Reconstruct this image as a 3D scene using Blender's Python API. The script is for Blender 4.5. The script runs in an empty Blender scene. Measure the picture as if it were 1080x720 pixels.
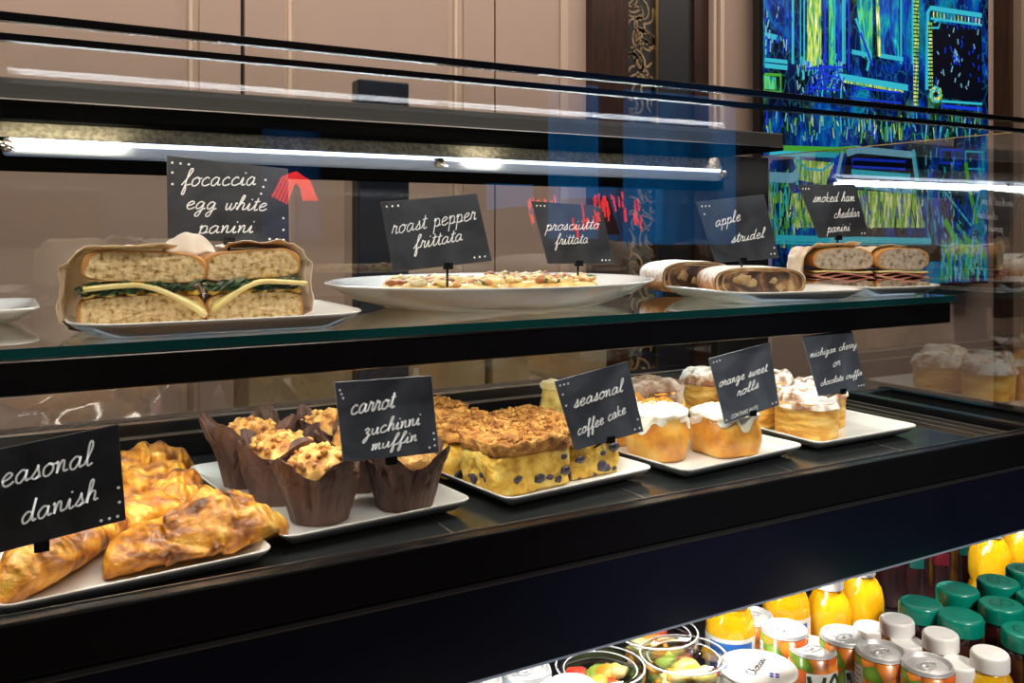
import bpy, bmesh, math, random
from mathutils import Vector, noise, Matrix
R=math.radians; PI=math.pi
col=bpy.context.scene.collection
H=1.40                                    # eye height above the floor
# ------------------------------------------------------------------ camera
F=950.; al=math.atan(1680/F); FX,FY=math.cos(al),math.sin(al)
cd=bpy.data.cameras.new('camera'); cam=bpy.data.objects.new('camera',cd); col.objects.link(cam)
cam.location=(0,0,H); cam.rotation_euler=(R(90),0,-(PI/2-al))
cd.sensor_width=36; cd.lens=F/1080*36; cd.shift_y=(243-360)/1080; cd.clip_start=.02
bpy.context.scene.camera=cam
def ray(px,py):
    s=(px-540)/F; return (FX+FY*s,FY-FX*s,(243-py)/F)
def at(px,py,Z):            # point of a horizontal plane (Z relative to eye height)
    r=ray(px,py);t=Z/r[2];return Vector((r[0]*t,r[1]*t,H+Z))
def atY(px,py,Y):
    r=ray(px,py);t=Y/r[1];return Vector((r[0]*t,Y,H+r[2]*t))
# ------------------------------------------------------------------ materials
def nodes(name):
    m=bpy.data.materials.new(name); m.use_nodes=True; nt=m.node_tree
    return m,nt,nt.nodes['Principled BSDF'],nt.nodes['Material Output']
def M(name,base,rough=.5,metal=0,ramp=None,scale=20,detail=4,dist=0,bump=0,bscale=60,coat=0,emit=0,ecol=None,sss=0,spec=.5,vor=False,trans=0,stretch=None,alpha=1):
    m,nt,b,out=nodes(name)
    b.inputs['Base Color'].default_value=(*base,1); b.inputs['Roughness'].default_value=rough
    b.inputs['Metallic'].default_value=metal; b.inputs['Coat Weight'].default_value=coat
    b.inputs['Specular IOR Level'].default_value=spec
    if trans: b.inputs['Transmission Weight'].default_value=trans
    if sss:
        b.inputs['Subsurface Weight'].default_value=sss; b.inputs['Subsurface Scale'].default_value=.008
        b.inputs['Subsurface Radius'].default_value=(1,.5,.25)
    if emit:
        b.inputs['Emission Color'].default_value=(*(ecol or base),1); b.inputs['Emission Strength'].default_value=emit
    if alpha<1: b.inputs['Alpha'].default_value=alpha
    tc=nt.nodes.new('ShaderNodeTexCoord'); mp=nt.nodes.new('ShaderNodeMapping'); nt.links.new(tc.outputs['Object'],mp.inputs[0])
    if stretch: mp.inputs['Scale'].default_value=stretch
    if ramp:
        if vor: n=nt.nodes.new('ShaderNodeTexVoronoi'); n.inputs['Scale'].default_value=scale; o=n.outputs['Distance']
        else:
            n=nt.nodes.new('ShaderNodeTexNoise'); n.inputs['Scale'].default_value=scale; n.inputs['Detail'].default_value=detail; n.inputs['Distortion'].default_value=dist; o=n.outputs[0]
        nt.links.new(mp.outputs[0],n.inputs['Vector'])
        r=nt.nodes.new('ShaderNodeValToRGB'); nt.links.new(o,r.inputs[0])
        el=r.color_ramp.elements
        while len(el)<len(ramp): el.new(.5)
        for e,(p,c) in zip(el,ramp): e.position=p; e.color=(*c,1)
        nt.links.new(r.outputs[0],b.inputs['Base Color'])
        if emit: nt.links.new(r.outputs[0],b.inputs['Emission Color'])
    if bump:
        n2=nt.nodes.new('ShaderNodeTexNoise'); n2.inputs['Scale'].default_value=bscale; n2.inputs['Detail'].default_value=5
        nt.links.new(mp.outputs[0],n2.inputs['Vector'])
        bp=nt.nodes.new('ShaderNodeBump'); bp.inputs['Strength'].default_value=bump; bp.inputs['Distance'].default_value=.004
        nt.links.new(n2.outputs[0],bp.inputs['Height']); nt.links.new(bp.outputs[0],b.inputs['Normal'])
    return m
def glass(name,tint=(1,1,1),k=1.0,rough=0.,gcol=(1,1,1)):
    m,nt,b,out=nodes(name); nt.nodes.remove(b)
    t=nt.nodes.new('ShaderNodeBsdfTransparent'); t.inputs[0].default_value=(*tint,1)
    g=nt.nodes.new('ShaderNodeBsdfGlossy'); g.inputs['Roughness'].default_value=rough; g.inputs[0].default_value=(*gcol,1)
    lw=nt.nodes.new('ShaderNodeLayerWeight'); lw.inputs[0].default_value=.5
    pw=nt.nodes.new('ShaderNodeMath'); pw.operation='POWER'; pw.inputs[1].default_value=5; nt.links.new(lw.outputs['Facing'],pw.inputs[0])
    f=nt.nodes.new('ShaderNodeMath'); f.operation='MULTIPLY_ADD'; f.inputs[1].default_value=.96; f.inputs[2].default_value=.04; nt.links.new(pw.outputs[0],f.inputs[0])
    mu=nt.nodes.new('ShaderNodeMath'); mu.operation='MULTIPLY'; mu.use_clamp=True; mu.inputs[1].default_value=k
    mx=nt.nodes.new('ShaderNodeMixShader')
    nt.links.new(f.outputs[0],mu.inputs[0]); nt.links.new(mu.outputs[0],mx.inputs[0])
    nt.links.new(t.outputs[0],mx.inputs[1]); nt.links.new(g.outputs[0],mx.inputs[2]); nt.links.new(mx.outputs[0],out.inputs[0])
    return m
def layered(name,lo,hi,z0,z1,nscale=40,nmix=.35,**kw):      # colour that changes with height, broken up by noise
    m=M(name,lo,**kw); nt=m.node_tree; b=nt.nodes['Principled BSDF']
    tc=nt.nodes.new('ShaderNodeTexCoord'); sp=nt.nodes.new('ShaderNodeSeparateXYZ'); nt.links.new(tc.outputs['Object'],sp.inputs[0])
    mr=nt.nodes.new('ShaderNodeMapRange'); mr.inputs[1].default_value=z0; mr.inputs[2].default_value=z1; nt.links.new(sp.outputs[2],mr.inputs[0])
    n=nt.nodes.new('ShaderNodeTexNoise'); n.inputs['Scale'].default_value=nscale; n.inputs['Detail'].default_value=5; nt.links.new(tc.outputs['Object'],n.inputs['Vector'])
    a=nt.nodes.new('ShaderNodeMath'); a.operation='MULTIPLY_ADD'; a.inputs[1].default_value=nmix*2; nt.links.new(n.outputs[0],a.inputs[0])
    s=nt.nodes.new('ShaderNodeMath'); s.operation='SUBTRACT'; s.inputs[1].default_value=nmix; nt.links.new(mr.outputs[0],s.inputs[0]); nt.links.new(s.outputs[0],a.inputs[2])
    r=nt.nodes.new('ShaderNodeValToRGB'); el=r.color_ramp.elements
    cs=[lo,hi] if not isinstance(lo[0],tuple) else lo
    el[0].position=.25; el[0].color=(*lo,1); el[1].position=.75; el[1].color=(*hi,1)
    nt.links.new(a.outputs[0],r.inputs[0]); nt.links.new(r.outputs[0],b.inputs['Base Color'])
    return m
BLK=M('black_metal',(.006,.006,.007),.22,spec=.5)
BLK2=M('black_matte',(.010,.010,.012),.5)
NAVY=M('navy_lacquer',(.004,.005,.014),.3,ramp=[(.3,(.003,.004,.010)),(.7,(.005,.007,.020))],scale=3)
DECK=M('dark_deck',(.016,.019,.019),.16,ramp=[(.3,(.014,.017,.017)),(.7,(.022,.025,.025))],scale=8,bump=.02,bscale=200)
GREYM=M('grey_metal',(.05,.048,.045),.45,bump=.05,bscale=150)
STEEL=M('brushed_steel',(.55,.52,.46),.38,1,ramp=[(.3,(.45,.42,.37)),(.7,(.62,.58,.5))],scale=90,bump=.12,bscale=300)
EDGE=M('bright_edge',(.45,.4,.36),.3,1)
GLS=glass('case_glass',(.965,.975,.97),.75)
GLS_T=glass('top_glass',(.97,.975,.97),.012)
GLS_E=glass('end_glass',(.92,.93,.92),5.0,.03)
NOSPEC=M('soffit_black',(.004,.004,.004),.9,spec=0)
GLS_R=glass('rear_glass',(.90,.91,.90),1.3)
GLS_SH=glass('shelf_glass',(.88,.93,.915),1.35)
TEAL=M('glass_edge_teal',(.006,.05,.05),.15,emit=.025,ecol=(.02,.35,.33))  # faint teal glow put into the pane edge colour, not a light source
LEDM=M('led_strip',(.8,.86,1),.4,emit=1.7,ecol=(.70,.80,1.0))
LEDH=M('led_housing',(.25,.28,.34),.35,.3,emit=.10,ecol=(.6,.75,1))
PLATE=M('white_ceramic',(.78,.77,.74),.12,coat=.4,spec=.6)
CHALK=M('chalkboard',(.018,.020,.024),.42,ramp=[(.38,(.022,.025,.030)),(.7,(.060,.066,.080))],scale=22,detail=7,dist=.8,spec=.55)
INK=M('chalk_ink',(.88,.87,.85),.6,emit=.2,ecol=(.9,.9,.88))  # slight emission added to keep the lettering white; ink is no light source
WALLC=M('cabinet_paint',(.46,.335,.28),.55,ramp=[(.3,(.45,.33,.275)),(.7,(.48,.355,.295))],scale=3)
WALLD=M('cabinet_gap',(.03,.015,.01),.8)
MOULD=M('moulding_paint',(.56,.43,.34),.5)
DWOOD=M('dark_wood',(.03,.012,.006),.35,ramp=[(.3,(.018,.007,.004)),(.7,(.05,.02,.009))],scale=9,stretch=(14,14,1),dist=1)
GOLD=M('gold_trim',(.5,.33,.12),.3,1)
GOLDP=M('gold_print',(.30,.21,.11),.5,ramp=[(.35,(.16,.11,.055)),(.65,(.36,.26,.14))],scale=40)
FLOORM=M('floor_tile',(.05,.045,.04),.3,ramp=[(.4,(.04,.035,.03)),(.6,(.07,.06,.05))],scale=2)
CEIL=M('ceiling_paint',(.10,.09,.08),.8,ramp=[(.4,(.09,.08,.07)),(.6,(.11,.1,.09))],scale=2)
ROOMW=M('room_wall_dark',(.035,.03,.028),.7,ramp=[(.4,(.03,.026,.024)),(.6,(.04,.035,.03))],scale=1.5)
# ------------------------------------------------------------------ mesh helpers
class MB:
    def __init__(s): s.v=[];s.f=[];s.mi=[];s.sm=[]
    def add(s,vs,fs,mi=0,sm=False):
        o=len(s.v); s.v+=[tuple(v) for v in vs]
        for f in fs: s.f.append(tuple(i+o for i in f)); s.mi.append(mi); s.sm.append(sm)
        return s
    def box(s,x0,x1,y0,y1,z0,z1,mi=0):
        v=[(x,y,z) for z in(z0,z1) for y in(y0,y1) for x in(x0,x1)]
        return s.add(v,[(0,2,3,1),(4,5,7,6),(0,1,5,4),(2,6,7,3),(0,4,6,2),(1,3,7,5)],mi)
    def grid(s,nu,nv,fn,cu=False,mi=0,sm=True,cap0=False,cap1=False,mic=None):
        vs=[fn(i/(nu if cu else nu-1),j/(nv-1)) for j in range(nv) for i in range(nu)]
        fs=[]
        for j in range(nv-1):
            for i in range(nu if cu else nu-1):
                k=(i+1)%nu; fs.append((j*nu+i,j*nu+k,(j+1)*nu+k,(j+1)*nu+i))
        o=len(s.v); s.add(vs,fs,mi,sm)
        for c,j in((cap0,0),(cap1,nv-1)):
            if c:
                ring=[o+j*nu+i for i in range(nu)]
                cc=Vector((0,0,0))
                for q in ring: cc+=Vector(s.v[q])
                cc/=nu; ci=len(s.v); s.v.append(tuple(cc))
                for i in range(nu):
                    a,b=ring[i],ring[(i+1)%nu]
                    s.f.append((b,a,ci) if j==0 else (a,b,ci)); s.mi.append(mi if mic is None else mic); s.sm.append(sm)
        return s
    def lathe(s,prof,n=40,mi=0,c=(0,0,0),sx=1,sy=1,sm=True,close=True):
        m=len(prof)
        return s.grid(n,m,lambda u,v:(c[0]+sx*prof[round(v*(m-1))][0]*math.cos(2*PI*u),c[1]+sy*prof[round(v*(m-1))][0]*math.sin(2*PI*u),c[2]+prof[round(v*(m-1))][1]),True,mi,sm,close,close)
    def tube(s,pts,r,n=10,mi=0):
        pts=[Vector(p) for p in pts]; rings=[]
        for i,p in enumerate(pts):
            d=(pts[min(i+1,len(pts)-1)]-pts[max(i-1,0)]).normalized()
            a=d.orthogonal().normalized() if i==0 else (a-d*a.dot(d)).normalized()
            b=d.cross(a); rr=r[i] if isinstance(r,(list,tuple)) else r
            rings.append([p+(a*math.cos(2*PI*k/n)+b*math.sin(2*PI*k/n))*rr for k in range(n)])
        m=len(rings)
        return s.grid(n,m,lambda u,v:rings[round(v*(m-1))][round(u*n)%n],True,mi,True,True,True)
    def ribbon(s,pts,w,nrm,mi=0):
        pts=[Vector(p) for p in pts]; L=[];
        for i,p in enumerate(pts):
            d=pts[min(i+1,len(pts)-1)]-pts[max(i-1,0)]
            nn=nrm(p) if callable(nrm) else nrm
            q=d.cross(nn)
            q=q.normalized()*w/2 if q.length>1e-9 else Vector((w/2,0,0))
            L+= [p+q,p-q]
        return s.add(L,[(2*i,2*i+1,2*i+3,2*i+2) for i in range(len(pts)-1)],mi)
    def blob(s,c,r,seed=0,amp=.2,fr=1.5,n=2,mi=0,sc=(1,1,1)):
        bm=bmesh.new(); bmesh.ops.create_icosphere(bm,subdivisions=n,radius=1)
        vs=[]
        for v in bm.verts:
            d=v.co.normalized(); k=1+amp*noise.noise(d*fr+Vector((seed*7.3,seed*1.7,seed)))*2
            vs.append((c[0]+d.x*r*k*sc[0],c[1]+d.y*r*k*sc[1],c[2]+d.z*r*k*sc[2]))
        s.add(vs,[tuple(q.index for q in f.verts) for f in bm.faces],mi,True); bm.free(); return s
    def build(s,name,mats,parent=None,loc=None):
        me=bpy.data.meshes.new(name); me.from_pydata(s.v,[],s.f)
        for m in (mats if isinstance(mats,(list,tuple)) else [mats]): me.materials.append(m)
        me.polygons.foreach_set('material_index',s.mi); me.polygons.foreach_set('use_smooth',s.sm)
        bm=bmesh.new(); bm.from_mesh(me); bmesh.ops.recalc_face_normals(bm,faces=bm.faces); bm.to_mesh(me); bm.free()
        o=bpy.data.objects.new(name,me); col.objects.link(o)
        if parent: o.parent=parent
        if loc is not None: o.location=loc
        return o
def tag(o,label=None,cat=None,group=None,kind=None):
    if label:o['label']=label
    if cat:o['category']=cat
    if group:o['group']=group
    if kind:o['kind']=kind
    return o
def thing(name,loc,rz,label,cat,group=None):
    o=bpy.data.objects.new(name,None); o.empty_display_size=.02; col.objects.link(o)
    o.location=loc; o.rotation_euler=(0,0,rz); return tag(o,label,cat,group)
def struct(name,mb,m,parent=None):
    o=mb.build(name,m,parent)
    if not parent: o['kind']='structure'
    return o
def bevel(o,w,seg=2):
    b=o.modifiers.new('bevel','BEVEL'); b.width=w; b.segments=seg; b.limit_method='ANGLE'; return o
def copy_tree(o,parent=None):
    c=o.copy(); col.objects.link(c)
    if parent: c.parent=parent
    for ch in [x for x in list(bpy.data.objects) if x.parent==o]: copy_tree(ch,c)
    return c
def nz(x,y,z,f=1,seed=0): return noise.noise(Vector((x*f+seed*3.17,y*f-seed*1.31,z*f+seed*.77)))
def fnz(x,y,z,f=1,seed=0): return noise.fractal(Vector((x*f+seed*3.17,y*f-seed*1.31,z*f+seed*.77)),1,2,4)
# ------------------------------------------------------------------ handwriting
G={' ':(.8,[]),
'a':(1.1,[[(.75,.85),(.45,1),(.1,.6),(.15,.1),(.45,0),(.75,.5),(.8,.95)],[(.8,.95),(.78,.4),(.85,.05),(1.1,.15)]]),
'b':(.95,[[(.1,2),(.1,1),(.12,0),(.5,0),(.8,.4),(.6,.95),(.15,.7)]]),
'c':(.9,[[(.75,.8),(.5,1),(.12,.6),(.2,.08),(.55,0),(.9,.2)]]),
'd':(1.1,[[(.75,.8),(.4,.95),(.08,.5),(.2,.02),(.6,.2),(.8,.9),(.95,2)],[(.95,2),(.8,.8),(.85,.05),(1.1,.15)]]),
'e':(.95,[[(.05,.4),(.5,.55),(.75,.85),(.45,1.02),(.12,.6),(.25,.05),(.6,0),(.95,.25)]]),
'f':(.85,[[(0,.1),(.4,.9),(.75,1.8),(.6,2.05),(.42,1.6),(.35,0),(.25,-.9),(.45,-.95),(.5,-.3),(.45,.05),(.9,.2)]]),
'g':(1.1,[[(.75,.85),(.4,1),(.08,.55),(.2,.05),(.55,.2),(.78,.9)],[(.78,.9),(.75,0),(.6,-.85),(.3,-.95),(.25,-.6),(.7,-.1),(1.1,.15)]]),
'h':(1.,[[(0,.1),(.4,1.2),(.5,1.95),(.3,1.9),(.2,1),(.15,0)],[(.15,0),(.25,.6),(.5,.98),(.72,.8),(.7,.1),(1,.15)]]),
'i':(.6,[[(0,.1),(.25,.95),(.25,.15),(.4,0),(.6,.15)],[(.33,1.4),(.38,1.55)]]),
'k':(.95,[[(.15,1.95),(.15,0)],[(.7,.95),(.2,.5),(.75,0),(.95,.1)]]),
'l':(.65,[[(0,.1),(.45,1.3),(.45,1.95),(.25,1.9),(.2,.8),(.3,0),(.65,.15)]]),
'm':(1.25,[[(0,.8),(.12,.95),(.12,0)],[(.12,0),(.3,.85),(.48,.9),(.5,0)],[(.5,0),(.7,.85),(.9,.9),(.92,.1),(1.25,.12)]]),
'n':(.95,[[(0,.8),(.12,.95),(.12,0)],[(.12,0),(.35,.88),(.58,.9),(.62,.1),(.95,.12)]]),
'o':(.95,[[(.5,1),(.12,.7),(.15,.1),(.5,0),(.8,.4),(.7,.9),(.45,1),(.7,.85),(1,.9)]]),
'p':(.95,[[(.05,.7),(.2,1),(.15,-.95)],[(.17,.5),(.4,.98),(.72,.85),(.75,.25),(.45,0),(.2,.15)],[(.5,0),(1,.15)]]),
'r':(.75,[[(0,.1),(.15,.9),(.2,1.1),(.35,.85),(.55,.9),(.5,.2),(.6,0),(.8,.15)]]),
's':(.75,[[(0,.1),(.35,.7),(.45,1.1),(.5,.7),(.6,.3),(.35,0),(.1,.1)],[(.35,0),(.75,.15)]]),
't':(.65,[[(0,.1),(.3,1),(.35,1.7),(.3,.2),(.45,0),(.7,.15)],[(.05,1.15),(.65,1.25)]]),
'u':(1.,[[(.05,.9),(.1,.2),(.35,0),(.65,.4),(.7,.95),(.72,.15),(.85,0),(1,.15)]]),
'w':(1.15,[[(.05,.9),(.1,.15),(.3,0),(.5,.5),(.52,.9),(.55,.15),(.75,0),(1,.5),(1,.95),(1.2,.85)]]),
'y':(1.,[[(.05,.9),(.1,.2),(.35,0),(.65,.4),(.75,.95)],[(.75,.95),(.72,0),(.6,-.85),(.3,-.95),(.25,-.6),(1,.15)]]),
'z':(.9,[[(.05,.8),(.35,1.05),(.6,.75),(.3,.4),(.6,.2),(.5,-.6),(.2,-.95),(.15,-.6),(.85,.1)]]),
'C':(1.3,[[(1.1,1.6),(.7,1.95),(.15,1.3),(.15,.5),(.6,0),(1.15,.3)]]),
'G':(1.4,[[(1.1,1.6),(.7,1.95),(.15,1.3),(.15,.5),(.6,0),(1.1,.3),(1.1,.9),(.7,.9)]]),
'O':(1.5,[[(.7,1.95),(.15,1.4),(.15,.5),(.7,0),(1.25,.5),(1.25,1.4),(.7,1.95)]]),
'N':(1.3,[[(.1,0),(.1,1.9)],[(.1,1.9),(1.,0)],[(1.,0),(1.,1.9)]]),
'T':(1.2,[[(.55,0),(.55,1.9)],[(0,1.9),(1.1,1.9)]]),
'A':(1.2,[[(0,0),(.5,1.9)],[(.5,1.9),(1.,0)],[(.2,.7),(.8,.7)]]),
'I':(.5,[[(.2,0),(.2,1.9)]]),
'S':(1.1,[[(.95,1.6),(.5,1.95),(.1,1.5),(.5,1),(.95,.5),(.5,0),(.05,.35)]]),
'U':(1.3,[[(.1,1.9),(.1,.5),(.55,0),(1.,.5),(1.,1.9)]]),
'V':(1.3,[[(.05,1.9),(.55,0)],[(.55,0),(1.1,1.9)]]),
'8':(1.2,[[(.55,1),(.15,1.45),(.55,1.9),(.95,1.45),(.55,1),(.1,.5),(.55,0),(1.,.5),(.55,1)]]),
'F':(1.1,[[(.1,0),(.1,1.9)],[(.1,1.9),(.9,1.9)],[(.1,1.0),(.7,1.0)]]),
'*':(.9,[[(.4,.7),(.41,1.0)],[(.4,.7),(.38,1.0)]])}
def cr(p,k=4):
    if len(p)<3: return p
    q=[p[0]]+list(p)+[p[-1]]; out=[]
    for i in range(1,len(q)-2):
        for j in range(k):
            t=j/k; a,b,c,d=q[i-1],q[i],q[i+1],q[i+2]
            out.append(tuple(.5*((2*b[n])+(-a[n]+c[n])*t+(2*a[n]-5*b[n]+4*c[n]-d[n])*t*t+(-a[n]+3*b[n]-3*c[n]+d[n])*t**3) for n in(0,1)))
    return out+[p[-1]]
def strokes(text,slant=.28):
    x=0; out=[]
    for ch in text:
        w,ss=G[ch]
        for st in ss: out.append([(x+a+b*slant,b) for a,b in cr(st)])
        x+=w+.06
    return out,x
def write(mb,text,o,ux,uy,length,xh,w,nrm,mi=0,slant=.28):
    """text from point o along ux for length; xh = height of the small letters"""
    ss,L=strokes(text,slant); k=length/L
    for st in ss: mb.ribbon([o+ux*(a*k)+uy*(b*xh) for a,b in st],w,nrm,mi)
# ------------------------------------------------------------------ the room
XL,XR,YB,YF,ZC=-3.0,6.5,1.95,-4.0,3.0
struct('floor',MB().box(XL,XR,YF,YB+1,-.05,0),FLOORM)
struct('ceiling',MB().box(XL,XR,YF,YB+1,ZC,ZC+.05),CEIL)
struct('wall_left',MB().box(XL-.05,XL,YF,YB+1,0,ZC),ROOMW)
struct('wall_right',MB().box(XR,XR+.05,YF,YB+1,0,ZC),ROOMW)
def wx(px,Y=YB): return atY(px,243,Y).x
b=MB()
b.box(XL,wx(618),YB+.04,YB+.1,0,ZC); b.box(wx(745),XR,YB+.04,YB+.1,0,ZC); b.box(wx(618),wx(745),YB+.5,YB+.56,0,ZC)
wall=b.build('wall_back',WALLC); wall['kind']='structure'
# tall cabinet doors along the back wall
def cabinet_door(x0,x1,n,door=None):
    r=thing('cabinet_door',((x0+x1)/2,YB,0),0,n,'cabinet door','tall beige panelled cabinet doors behind the counter')
    h=(x1-x0)/2-.004; b=MB(); z0,z1=.12,2.75; fw=.085
    b.box(-h,-h+fw,0,.035,z0,z1);b.box(h-fw,h,0,.035,z0,z1);b.box(-h+fw,h-fw,0,.035,z0,z0+fw);b.box(-h+fw,h-fw,0,.035,z1-fw,z1)
    bevel(b.build('door_frame',WALLC,r),.002)
    b=MB()
    for (a,c,e) in((-h+fw,-h+fw+.03,0),(h-fw-.03,h-fw,1)): 
        b.add([(a,.006 if not e else .022,z0+fw),(c,.022 if not e else .006,z0+fw),(c,.022 if not e else .006,z1-fw),(a,.006 if not e else .022,z1-fw)],[(0,1,2,3)])
        m=(a+c)/2; b.tube([(m,.012,z0+fw),(m,.012,z1-fw)],.006,8)
    b.build('moulding',MOULD,r)
    MB().box(-h+fw,h-fw,.022,.03,z0+fw,z1-fw).build('panel',WALLC,r)
    return r
xs=[wx(256)-2*(wx(523)-wx(256)),wx(256)-(wx(523)-wx(256)),wx(256),wx(523)]
dn=['tall beige cabinet door at far left behind the danish sign','tall beige cabinet door behind the egg sandwich plate','tall beige cabinet door behind the roast pepper frittata sign']
for i in range(3):
    if i==0: dn0='tall beige cabinet door beyond the left edge of the case'
    cabinet_door(xs[i],xs[i+1],dn0 if i==0 else dn[i])
b=MB()
for x in xs[1:]: b.box(x-.004,x+.004,YB+.01,YB+.045,.12,2.75)
b.box(xs[3],wx(618),YB,YB+.04,0,ZC,1); b.box(XL,xs[0],YB,YB+.04,0,ZC,1)
b.box(wx(590),wx(598),YB-.006,YB+.01,0,ZC,2)
o=b.build('trim_1',[WALLD,WALLC,MOULD]); o['kind']='structure'
# dark doorway with a gold patterned strip
b=MB().box(wx(618),wx(656),YB-.03,YB+.06,0,ZC); struct('trim_2',b,DWOOD)
b=MB(); xa,xb=wx(658),wx(687); b.box(xa,xb,YB-.01,YB+.05,0,ZC,0)
b.box(xa-.008,xa,YB-.02,YB+.05,0,ZC,1); b.box(xb,xb+.008,YB-.02,YB+.05,0,ZC,1)
rnd=random.Random(5)
for k in range(46):
    cx=xa+rnd.random()*(xb-xa); cz=1.0+k*.036; 
    for q in range(5):
        a0=rnd.random()*6.28; L=.03+.04*rnd.random(); pts=[]
        for j in range(8):
            t=j/7; a=a0+t*2.2; x=cx+math.cos(a)*L*t; z=cz+math.sin(a)*L*t
            pts.append((min(max(x,xa+.004),xb-.004),YB-.0115,z))
        b.ribbon(pts,.006,Vector((0,-1,0)),2)
o=b.build('trim_3',[BLK2,GOLD,GOLDP]); o['kind']='structure'
b=MB().box(wx(688),wx(730),YB+.0,YB+.06,0,ZC); struct('door_1',b,BLK2)
b=MB(); b.box(wx(730),wx(745),YB-.01,YB+.05,0,ZC,0)
for k,(p0,p1,d) in enumerate(((745,748,.03),(748,751,.015),(751,755,.035))): b.box(wx(p0),wx(p1),YB-d,YB+.05,0,ZC,1)
b.box(wx(1059),wx(1063),YB-.02,YB+.05,0,ZC,0); b.box(wx(1063),wx(1250),YB-.05,YB+.05,0,ZC,2)
o=b.build('trim_4',[DWOOD,MOULD,M('beige_side_panel',(.30,.22,.165),.55,ramp=[(.3,(.28,.20,.15)),(.7,(.32,.235,.18))],scale=3)]); o['kind']='structure'
# opposite wall of the shop: blue lit windows seen only mirrored in the glass
b=MB(); WN=[(3.3,3.85,1.3,2.5),(3.95,5.2,1.25,2.5),(1.3,1.75,1.3,2.05),(-.9,-.2,1.9,2.5)]
xx=XL
for (a,c,z0,z1) in sorted(WN):
    b.box(xx,a,YF-.1,YF,0,ZC); b.box(a,c,YF-.1,YF,0,z0); b.box(a,c,YF-.1,YF,z1,ZC); xx=c
b.box(xx,XR,YF-.1,YF,0,ZC); struct('wall_front',b,ROOMW)
BLUE=M('blue_dusk_pane',(.01,.08,.3),.3,ramp=[(.2,(.0,.01,.04)),(.45,(.0,.11,.32)),(.75,(.01,.20,.55))],scale=2.2,stretch=(1.6,1,.35),emit=3.4)
BLUED=M('dim_blue_pane',(.01,.03,.1),.3,ramp=[(.2,(.0,.005,.02)),(.45,(.0,.03,.10)),(.75,(.01,.06,.18))],scale=3,stretch=(1.6,1,.35),emit=3)
NEON=M('red_neon',(1,.05,.06),.3,emit=9,ecol=(1,.05,.06))
for i,(a,c,z0,z1) in enumerate(sorted(WN)):
    w=struct('window_%d'%(i+1),MB().box(a,c,YF-.08,YF-.06,z0,z1),BLUE if i>1 else BLUED)
    f=MB(); f.box(a,c,YF-.05,YF+.01,z0,z0+.04); f.box(a,c,YF-.05,YF+.01,z1-.04,z1)
    f.box(a,a+.04,YF-.05,YF+.01,z0,z1); f.box(c-.04,c,YF-.05,YF+.01,z0,z1); f.build('window_frame',BLK2,w)
    if i in(1,2):
        f=MB(); rn=random.Random(i); y_=YF+.03
        if i==1:
            for k in range(5): f.tube([(a+.10+.02*k,y_,1.60-.01*k),(a+.16+.015*k,y_,1.72-.012*k),(a+.24,y_,1.75-.014*k),(a+.32-.012*k,y_,1.70-.01*k),(a+.37-.02*k,y_,1.58)],.009,6)
        else:
            for k in range(46):
                q_=rn.random(); x=a+.22+q_*.62; zt_=1.70-.5*(q_-.6)**2-.16*rn.random(); z0_=zt_-.03-.08*rn.random(); f.tube([(x,y_,zt_),(x+.01,y_,z0_)],.007,6)
        f.build('neon_tube',NEON,w)
# ------------------------------------------------------------------ wall screen
xa,xb=wx(793),wx(1033); zb=atY(1033,297,YB).z-.004; zt=2.32; sw,sh=xb-xa,zt-zb
scr=thing('display_screen',((xa+xb)/2,YB-.035,zb),0,'large wall screen showing glowing blue and green artwork','screen')
b=MB(); b.box(-sw/2,sw/2,0,.034,0,sh,0); bevel(b.build('screen_housing',BLK,scr),.004)
m,nt,bs,out=nodes('screen_picture'); bs.inputs['Base Color'].default_value=(0,0,0,1); bs.inputs['Roughness'].default_value=.3
tc=nt.nodes.new('ShaderNodeTexCoord')
def N(t,**k):
    n=nt.nodes.new(t)
    for a,v in k.items():
        if a in n.inputs: n.inputs[a].default_value=v
    return n
mp=N('ShaderNodeMapping'); mp.inputs['Scale'].default_value=(2.2,1,1.0); nt.links.new(tc.outputs['Object'],mp.inputs[0])
n1=N('ShaderNodeTexNoise',Scale=3.2,Detail=7.,Distortion=1.2); n2=N('ShaderNodeTexVoronoi',Scale=14.); n2.feature='DISTANCE_TO_EDGE'
n3=N('ShaderNodeTexNoise',Scale=4.5,Detail=3.)
for n in(n1,n3): nt.links.new(mp.outputs[0],n.inputs['Vector'])
mv=N('ShaderNodeVectorMath'); mv.operation='MULTIPLY_ADD'; mv.inputs[1].default_value=(.25,.25,.25); nt.links.new(n1.outputs['Color'],mv.inputs[0]); nt.links.new(mp.outputs[0],mv.inputs[2]); nt.links.new(mv.outputs[0],n2.inputs['Vector'])
r1=N('ShaderNodeValToRGB'); e=r1.color_ramp.elements
for _ in range(3): e.new(.5)
for q,(p,c) in zip(e,[(.40,(.0,.002,.012)),(.50,(.0,.015,.16)),(.56,(.0,.06,.55)),(.62,(.0,.35,.6)),(.72,(.01,.02,.05))]): q.position=p;q.color=(*c,1)
nt.links.new(n1.outputs[0],r1.inputs[0])
r2=N('ShaderNodeValToRGB'); e=r2.color_ramp.elements; e[0].position=0;e[0].color=(.1,.9,1,1);e[1].position=.045;e[1].color=(0,0,0,1); nt.links.new(n2.outputs['Distance'],r2.inputs[0])
r3=N('ShaderNodeValToRGB'); e=r3.color_ramp.elements; e[0].position=.62;e[0].color=(0,0,0,1);e[1].position=.74;e[1].color=(.16,.55,.03,1); nt.links.new(n3.outputs[0],r3.inputs[0])
a1=N('ShaderNodeMixRGB'); a1.blend_type='ADD'; a1.inputs[0].default_value=.22; nt.links.new(r1.outputs[0],a1.inputs[1]); nt.links.new(r2.outputs[0],a1.inputs[2])
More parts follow.
